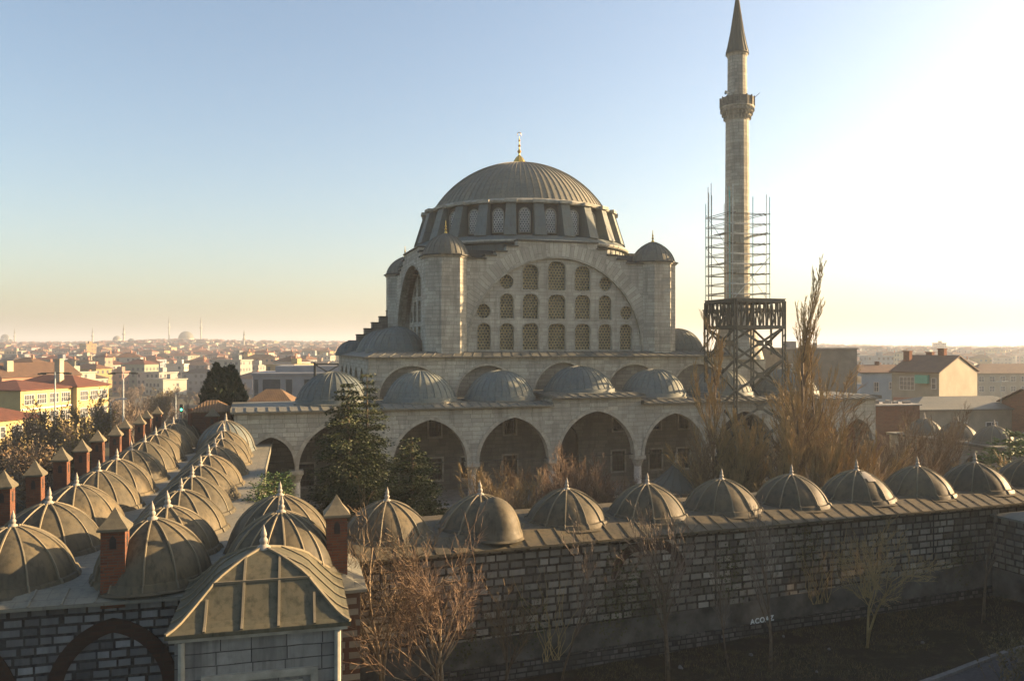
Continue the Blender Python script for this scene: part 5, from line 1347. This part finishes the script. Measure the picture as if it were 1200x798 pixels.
# cypress (dense, ragged column with a double top)
def cypress(label, loc, h, rad, n, seed):
    rnd = random.Random(seed); r = root('cypress', loc, 0, label, 'tree'); m = MB(); tk = MB()
    tk.tube([(0, 0, 0), (0, 0, h*.3)], [.3, .22], 8).build('trunk', 'bark_dark', r, boxuv=False)
    # overlapping upright plumes: (x, y, base height, top height, radius)
    pl = [(-.6, 0, .4, 1.0, .95), (.8, .1, .45, .98, 1.0), (.05, .2, .3, .96, 1.2), (-1.1, -.1, .3, .93, .95), (1.2, 0, .3, .94, .95), (1.65, .1, .2, .84, .95), (-1.5, .2, .2, .86, .85), (.1, -.4, .4, .93, 1.2), (.3, -.9, .1, .85, 1.1), (-.4, .8, .1, .88, 1.0), (2.1, -.2, .3, .66, .7), (-2.1, 0, .3, .68, .65), (.9, -.6, .1, .78, 1.0), (-.9, -.6, .1, .76, 1.0)]
    wsum = [(q[3]-q[2])*q[4]**1.3 for q in pl]
    for _ in range(n):
        q = rnd.choices(pl, wsum)[0]; f = rnd.random(); a = rnd.uniform(0, 2*pi)
        env = q[4]*min(1, (1-f)*3.2+.08)*(.75+.25*min(1, f*4))
        lump = 1+.45*noise.noise(Vector((cos(a)*1.3+q[0]*3, sin(a)*1.3, f*7+q[1])))
        d_ = env*lump*rnd.random()**.33; p = Vector((q[0]*rad/2.2+cos(a)*d_, q[1]*rad/2.2+sin(a)*d_, (q[2]+(q[3]-q[2])*f)*h+.2))
        dd = Vector((cos(a)*.6, sin(a)*.6, 1)).normalized(); dd = (dd+Vector((rnd.uniform(-.6, .6), rnd.uniform(-.6, .6), rnd.uniform(-.3, .3)))).normalized(); s = rnd.uniform(.2, .5); x = perp(dd, rnd)*s*.3
        m.face([p, p+dd*s*.5+x, p+dd*s, p+dd*s*.5-x])
    m.build('crown', 'cypress', r, boxuv=False, recalc=False)
cypress('dense dark cypress with a ragged double top beyond the left domes', at_px(261, 82, -1), 12.9, 2.2, 36000, 4)
# broad trees with thin olive and rusty leaf in front of the school
def leafy(label, loc, h, seed, mat, n=5000, spread=3.2, group='thin leaved trees by the school'):
    rnd = random.Random(seed); tk, tt = bare(seed, h, 4, .17, (3, 5), (20, 48), .28, .62, .3, .42, 2, .12, .02, .18)
    zm = max(v[2] for v in tt.v); kk = h/zm
    r = root('leafy_tree', loc, 0, label, 'tree', group)
    for b in (tk, tt): b.v = [(x*kk, y*kk, z*kk) for x, y, z in b.v]
    tk.build('trunk', 'bark_dark', r, boxuv=False, recalc=False); tt.build('twigs', 'twig_grey', r, boxuv=False, recalc=False)
    tips = [Vector(v) for v in tt.v[::3] if v[2] > h*.25]; m = MB()
    for _ in range(n):
        p = rnd.choice(tips)+Vector((rnd.gauss(0, .25), rnd.gauss(0, .25), rnd.gauss(0, .25))); d = Vector((rnd.uniform(-1, 1), rnd.uniform(-1, 1), rnd.uniform(-1, .6))).normalized(); s = rnd.uniform(.14, .30); x = perp(d, rnd)*s*.4
        m.face([p, p+d*s*.5+x, p+d*s, p+d*s*.5-x])
    m.build('crown', mat, r, boxuv=False, recalc=False)
for (px, Y, top, sd, mt, lb) in (
    (98, 92, 452, 101, 'olive_leaf', 'tall thin leaved olive green tree covering the right half of the yellow school'),
    (60, 88, 466, 102, 'olive_leaf', 'olive green tree in front of the middle of the yellow school'),
    (28, 80, 478, 103, 'rust_leaf', 'rusty brown tree below the left end of the yellow school'),
    (75, 74, 484, 104, 'olive_leaf', 'yellow green tree just behind the fourth brick chimney'),
    (112, 104, 466, 105, 'olive_leaf', 'olive tree at the right corner of the yellow school'),
    (2, 84, 490, 106, 'rust_leaf', 'rusty tree cut by the left edge'),
    (40, 64, 507, 107, 'rust_leaf', 'low rusty tree behind the first brick chimneys'),
    (190, 150, 452, 108, 'olive_leaf', 'bright yellow green tree standing alone in the misty valley')):
    x = pxx(px, Y); zb = H(x, Y); leafy(lb, (x, Y, zb), pzz(top, Y)-zb, sd, mt, 1500 if Y < 120 else 1500)
# bare trees in the misty valley
tk, tt = bare(71, 9.0, 3, .16, (4, 6), (18, 42), .3, .6, .3, .42, 2, .12, .035, .15)
va = tk.build('a', 'bark_dark', None, boxuv=False, recalc=False).data; vb = tt.build('b', 'twig_grey', None, boxuv=False, recalc=False).data
for o in [o for o in bpy.data.objects if o.name in ('a', 'b')]: bpy.data.objects.remove(o)
rv = random.Random(31)
for k in range(64):
    if k < 50: px, Y = rv.uniform(120, 345), rv.uniform(125, 345)
    else: px, Y = rv.uniform(1000, 1220), rv.uniform(160, 300)
    x = pxx(px, Y); r = root('valley_tree', (x, Y, H(x, Y)-.3), rv.uniform(0, 360), 'hazy grey bare tree in the valley beyond the court' if k < 50 else 'hazy bare tree among the houses at the right', 'tree', 'bare trees in the valley' if k < 50 else 'bare trees among the right hand houses')
    for nm, me in (('trunk', va), ('twigs', vb)): o = bpy.data.objects.new(nm, me); COL.objects.link(o); o.parent = r
    s = rv.uniform(.75, 1.25); r.scale = (s*1.2, s*1.2, s)

# ================================================================== STREET FURNITURE, ROAD, CARS
def mast(px, Y, top, label, arms=True):
    x = pxx(px, Y); zb = H(x, Y); h = pzz(top, Y)-zb; r = root('street_lamp', (x, Y, zb), 20, label, 'street lamp')
    MB().tube([(0, 0, 0), (0, 0, h)], [.16, .08], 8).build('pole', 'pipe', r)
    if arms:
        MB().tube([(-1.7, 0, h-.1), (1.7, 0, h-.1)], .06, 6).build('arm', 'steel', r)
        for s in (-1, 1): MB().box(s*1.5-.5, s*1.5+.5, -.2, .2, h-.32, h-.12).build('lamp_head', 'steel', r)
    else:
        MB().tube([(0, 0, h), (.5, 0, h+.35), (1.3, 0, h+.5)], .06, 6).build('arm', 'pipe', r); MB().box(1.1, 1.9, -.15, .15, h+.38, h+.56).build('lamp_head', 'white', r)
mast(144.5, 120, 436, 'tall lamp mast with a dark double head near the valley')
mast(64.5, 110, 436, 'tall lamp mast with a dark double head in front of the yellow school')
mast(129.5, 105, 472, 'short curved street lamp with a bright head behind the chimneys', False)
mast(206, 170, 462, 'small distant street lamp in the valley right of the yellow green tree', False)
tl = root('traffic_light', at_px(213, 110), 0, 'small traffic light showing green left of the brick tower', 'traffic light'); zt = pzz(478, 110)-H(pxx(213, 110), 110)
MB().tube([(0, 0, 0), (0, 0, zt)], .07, 6).build('pole', 'steel', tl); MB().box(-.2, .2, -.15, .15, zt-.6, zt+.5).build('signal_box', 'steel', tl)
n = NT('green_signal', .3); n.b.inputs["Emission Color"].default_value = (.05, 1, .55, 1); n.b.inputs["Emission Strength"].default_value = 4; n.out((.02, .3, .15)); M['signal'] = n.m
o = MB().lathe([(.01, 0), (.12, 0), (.12, .03)], (0, 0, 0), 10).build('green_lens', 'signal', tl, loc=(0, -.16, zt-.2)); o.rotation_euler = (radians(90), 0, 0)
# road, kerb at lower right
rd = MB(); kb = MB(); K0 = (14.0, 33.6); K1 = (28, 40.9)
def lp(t, off): dx, dy = K1[0]-K0[0], K1[1]-K0[1]; L = math.hypot(dx, dy); return (K0[0]+dx*t+dy/L*off, K0[1]+dy*t-dx/L*off)
for k in range(24):
    t0, t1 = k/16-.2, (k+1)/16-.2
    for j in range(6):
        P = [lp(t0, .25+j*1.4), lp(t1, .25+j*1.4), lp(t1, .25+(j+1)*1.4), lp(t0, .25+(j+1)*1.4)]; rd.face([(x, y, H(x, y)+.05) for x, y in P])
    a, b, c, d = lp(t0, 0), lp(t1, 0), lp(t1, .24), lp(t0, .24); z = [H(*p)+.16 for p in (a, b, c, d)]
    kb.face([(*a, z[0]), (*b, z[1]), (*c, z[2]), (*d, z[3])]); kb.face([(*d, z[3]), (*c, z[2]), (*c, z[2]-.3), (*d, z[3]-.3)]); kb.face([(*a, z[0]-.3), (*b, z[1]-.3), (*b, z[1]), (*a, z[0])])
tag(rd.build('road', 'asphalt', smooth=True, boxuv=False), kind='structure'); tag(kb.build('kerb', 'kerb', boxuv=False), kind='structure')
# bramble at lower right corner
bb = MB(); rr = random.Random(3)
for s in range(60):
    p = Vector((rr.gauss(0, .5), rr.gauss(0, .4), 0)); d = Vector((rr.uniform(-.6, .6), rr.uniform(-.6, .6), 1)).normalized(); pts = [p]
    for k in range(5): p = p+d*.42+Vector((rr.uniform(-.1, .1), rr.uniform(-.1, .1), -.03*k)); pts.append(p)
    bb.tube(pts, [.014*(1-k/7) for k in range(6)], 3, False)
    for k in range(14): q = rr.choice(pts[1:])+Vector((rr.gauss(0, .06), rr.gauss(0, .06), rr.gauss(0, .06))); dd = Vector((rr.uniform(-1, 1), rr.uniform(-1, 1), rr.uniform(0, 1))).normalized()*.16; x = perp(dd.normalized(), rr)*.04; bb.face([q, q+dd*.5+x, q+dd, q+dd*.5-x])
o = bb.build('dry_bramble', 'straw', None, loc=(21.6, 34.8, H(21.6, 34.8)+.05), boxuv=False, recalc=False); tag(o, 'straw coloured dry bramble by the kerb in the lower right corner', 'bush')
# rubble stones on the ground
rk = random.Random(8)
for k in range(14):
    x, Y = rk.uniform(6, 26), rk.uniform(36, 44)
    a = radians(RD); v = -(x-RO.x)*sin(a)+(Y-RO.y)*cos(a)
    if v > -3.1: continue
    bm = bmesh.new(); bmesh.ops.create_icosphere(bm, subdivisions=2, radius=rk.uniform(.05, .11))
    for q in bm.verts: q.co *= 1+.35*noise.noise(q.co*6+Vector((k, 0, 0)))
    me = bpy.data.meshes.new('loose_stone'); bm.to_mesh(me); bm.free(); me.materials.append(M['kerb'])
    o = bpy.data.objects.new('loose_stone', me); COL.objects.link(o); o.location = (x, Y, H(x, Y)+.03); tag(o, 'small pale loose stone on the dark ground before the wall', 'stone', 'loose stones below the wall')
# parked cars at the far left behind the chimneys
def car(px, Y, deg, col, label):
    x = pxx(px, Y); r = root('parked_car', (x, Y, H(x, Y)), deg, label, 'car', None); key = 'car_'+label[:5]
    if key not in M: M[key] = simple(key, col, .3, .05, 2, 0, .6)
    prof = [(-2.1, .35), (2.1, .35), (2.15, .75), (1.3, .9), (.7, 1.4), (-1.1, 1.42), (-1.8, .95), (-2.15, .85)]
    MB().plate(prof, [], -.82, .82).build('body', key, r)
    MB().plate([(1.12, .92), (.66, 1.33), (-1.05, 1.35), (-1.6, .97)], [], -.825, .825).build('window', 'glass', r)
    for wx in (-1.3, 1.3):
        for s in (-1, 1): o = MB().lathe([(.01, 0), (.32, 0), (.32, .2), (.01, .2)], (0, 0, 0), 14).build('wheel', 'dark', r, loc=(wx, s*.84-(.2 if s > 0 else 0)+.0, .32)); o.rotation_euler = (radians(-90), 0, 0)
car(70, 72, 75, (.35, .40, .45), 'silver blue parked car glimpsed behind the third brick chimney')
car(22, 66, 78, (.5, .5, .5), 'white parked car glimpsed between the trees at the left edge')

# ================================================================== HAZE
hz = MB().box(-4000, 4000, -60, 6500, -75, 75).build('haze', 'dark', boxuv=False); tag(hz, kind='stuff', label='pale warm morning haze filling the air over the town', cat='haze')
hz.data.materials.clear()
hm = bpy.data.materials.new('haze'); hm.use_nodes = True; hm.node_tree.nodes.clear()
pv_ = hm.node_tree.nodes.new("ShaderNodeVolumePrincipled"); ho = hm.node_tree.nodes.new("ShaderNodeOutputMaterial")
pv_.inputs["Color"].default_value = (.60, .67, .76, 1); pv_.inputs["Density"].default_value = .00040; pv_.inputs["Anisotropy"].default_value = .2
hm.node_tree.links.new(pv_.outputs[0], ho.inputs["Volume"]); hz.data.materials.append(hm)
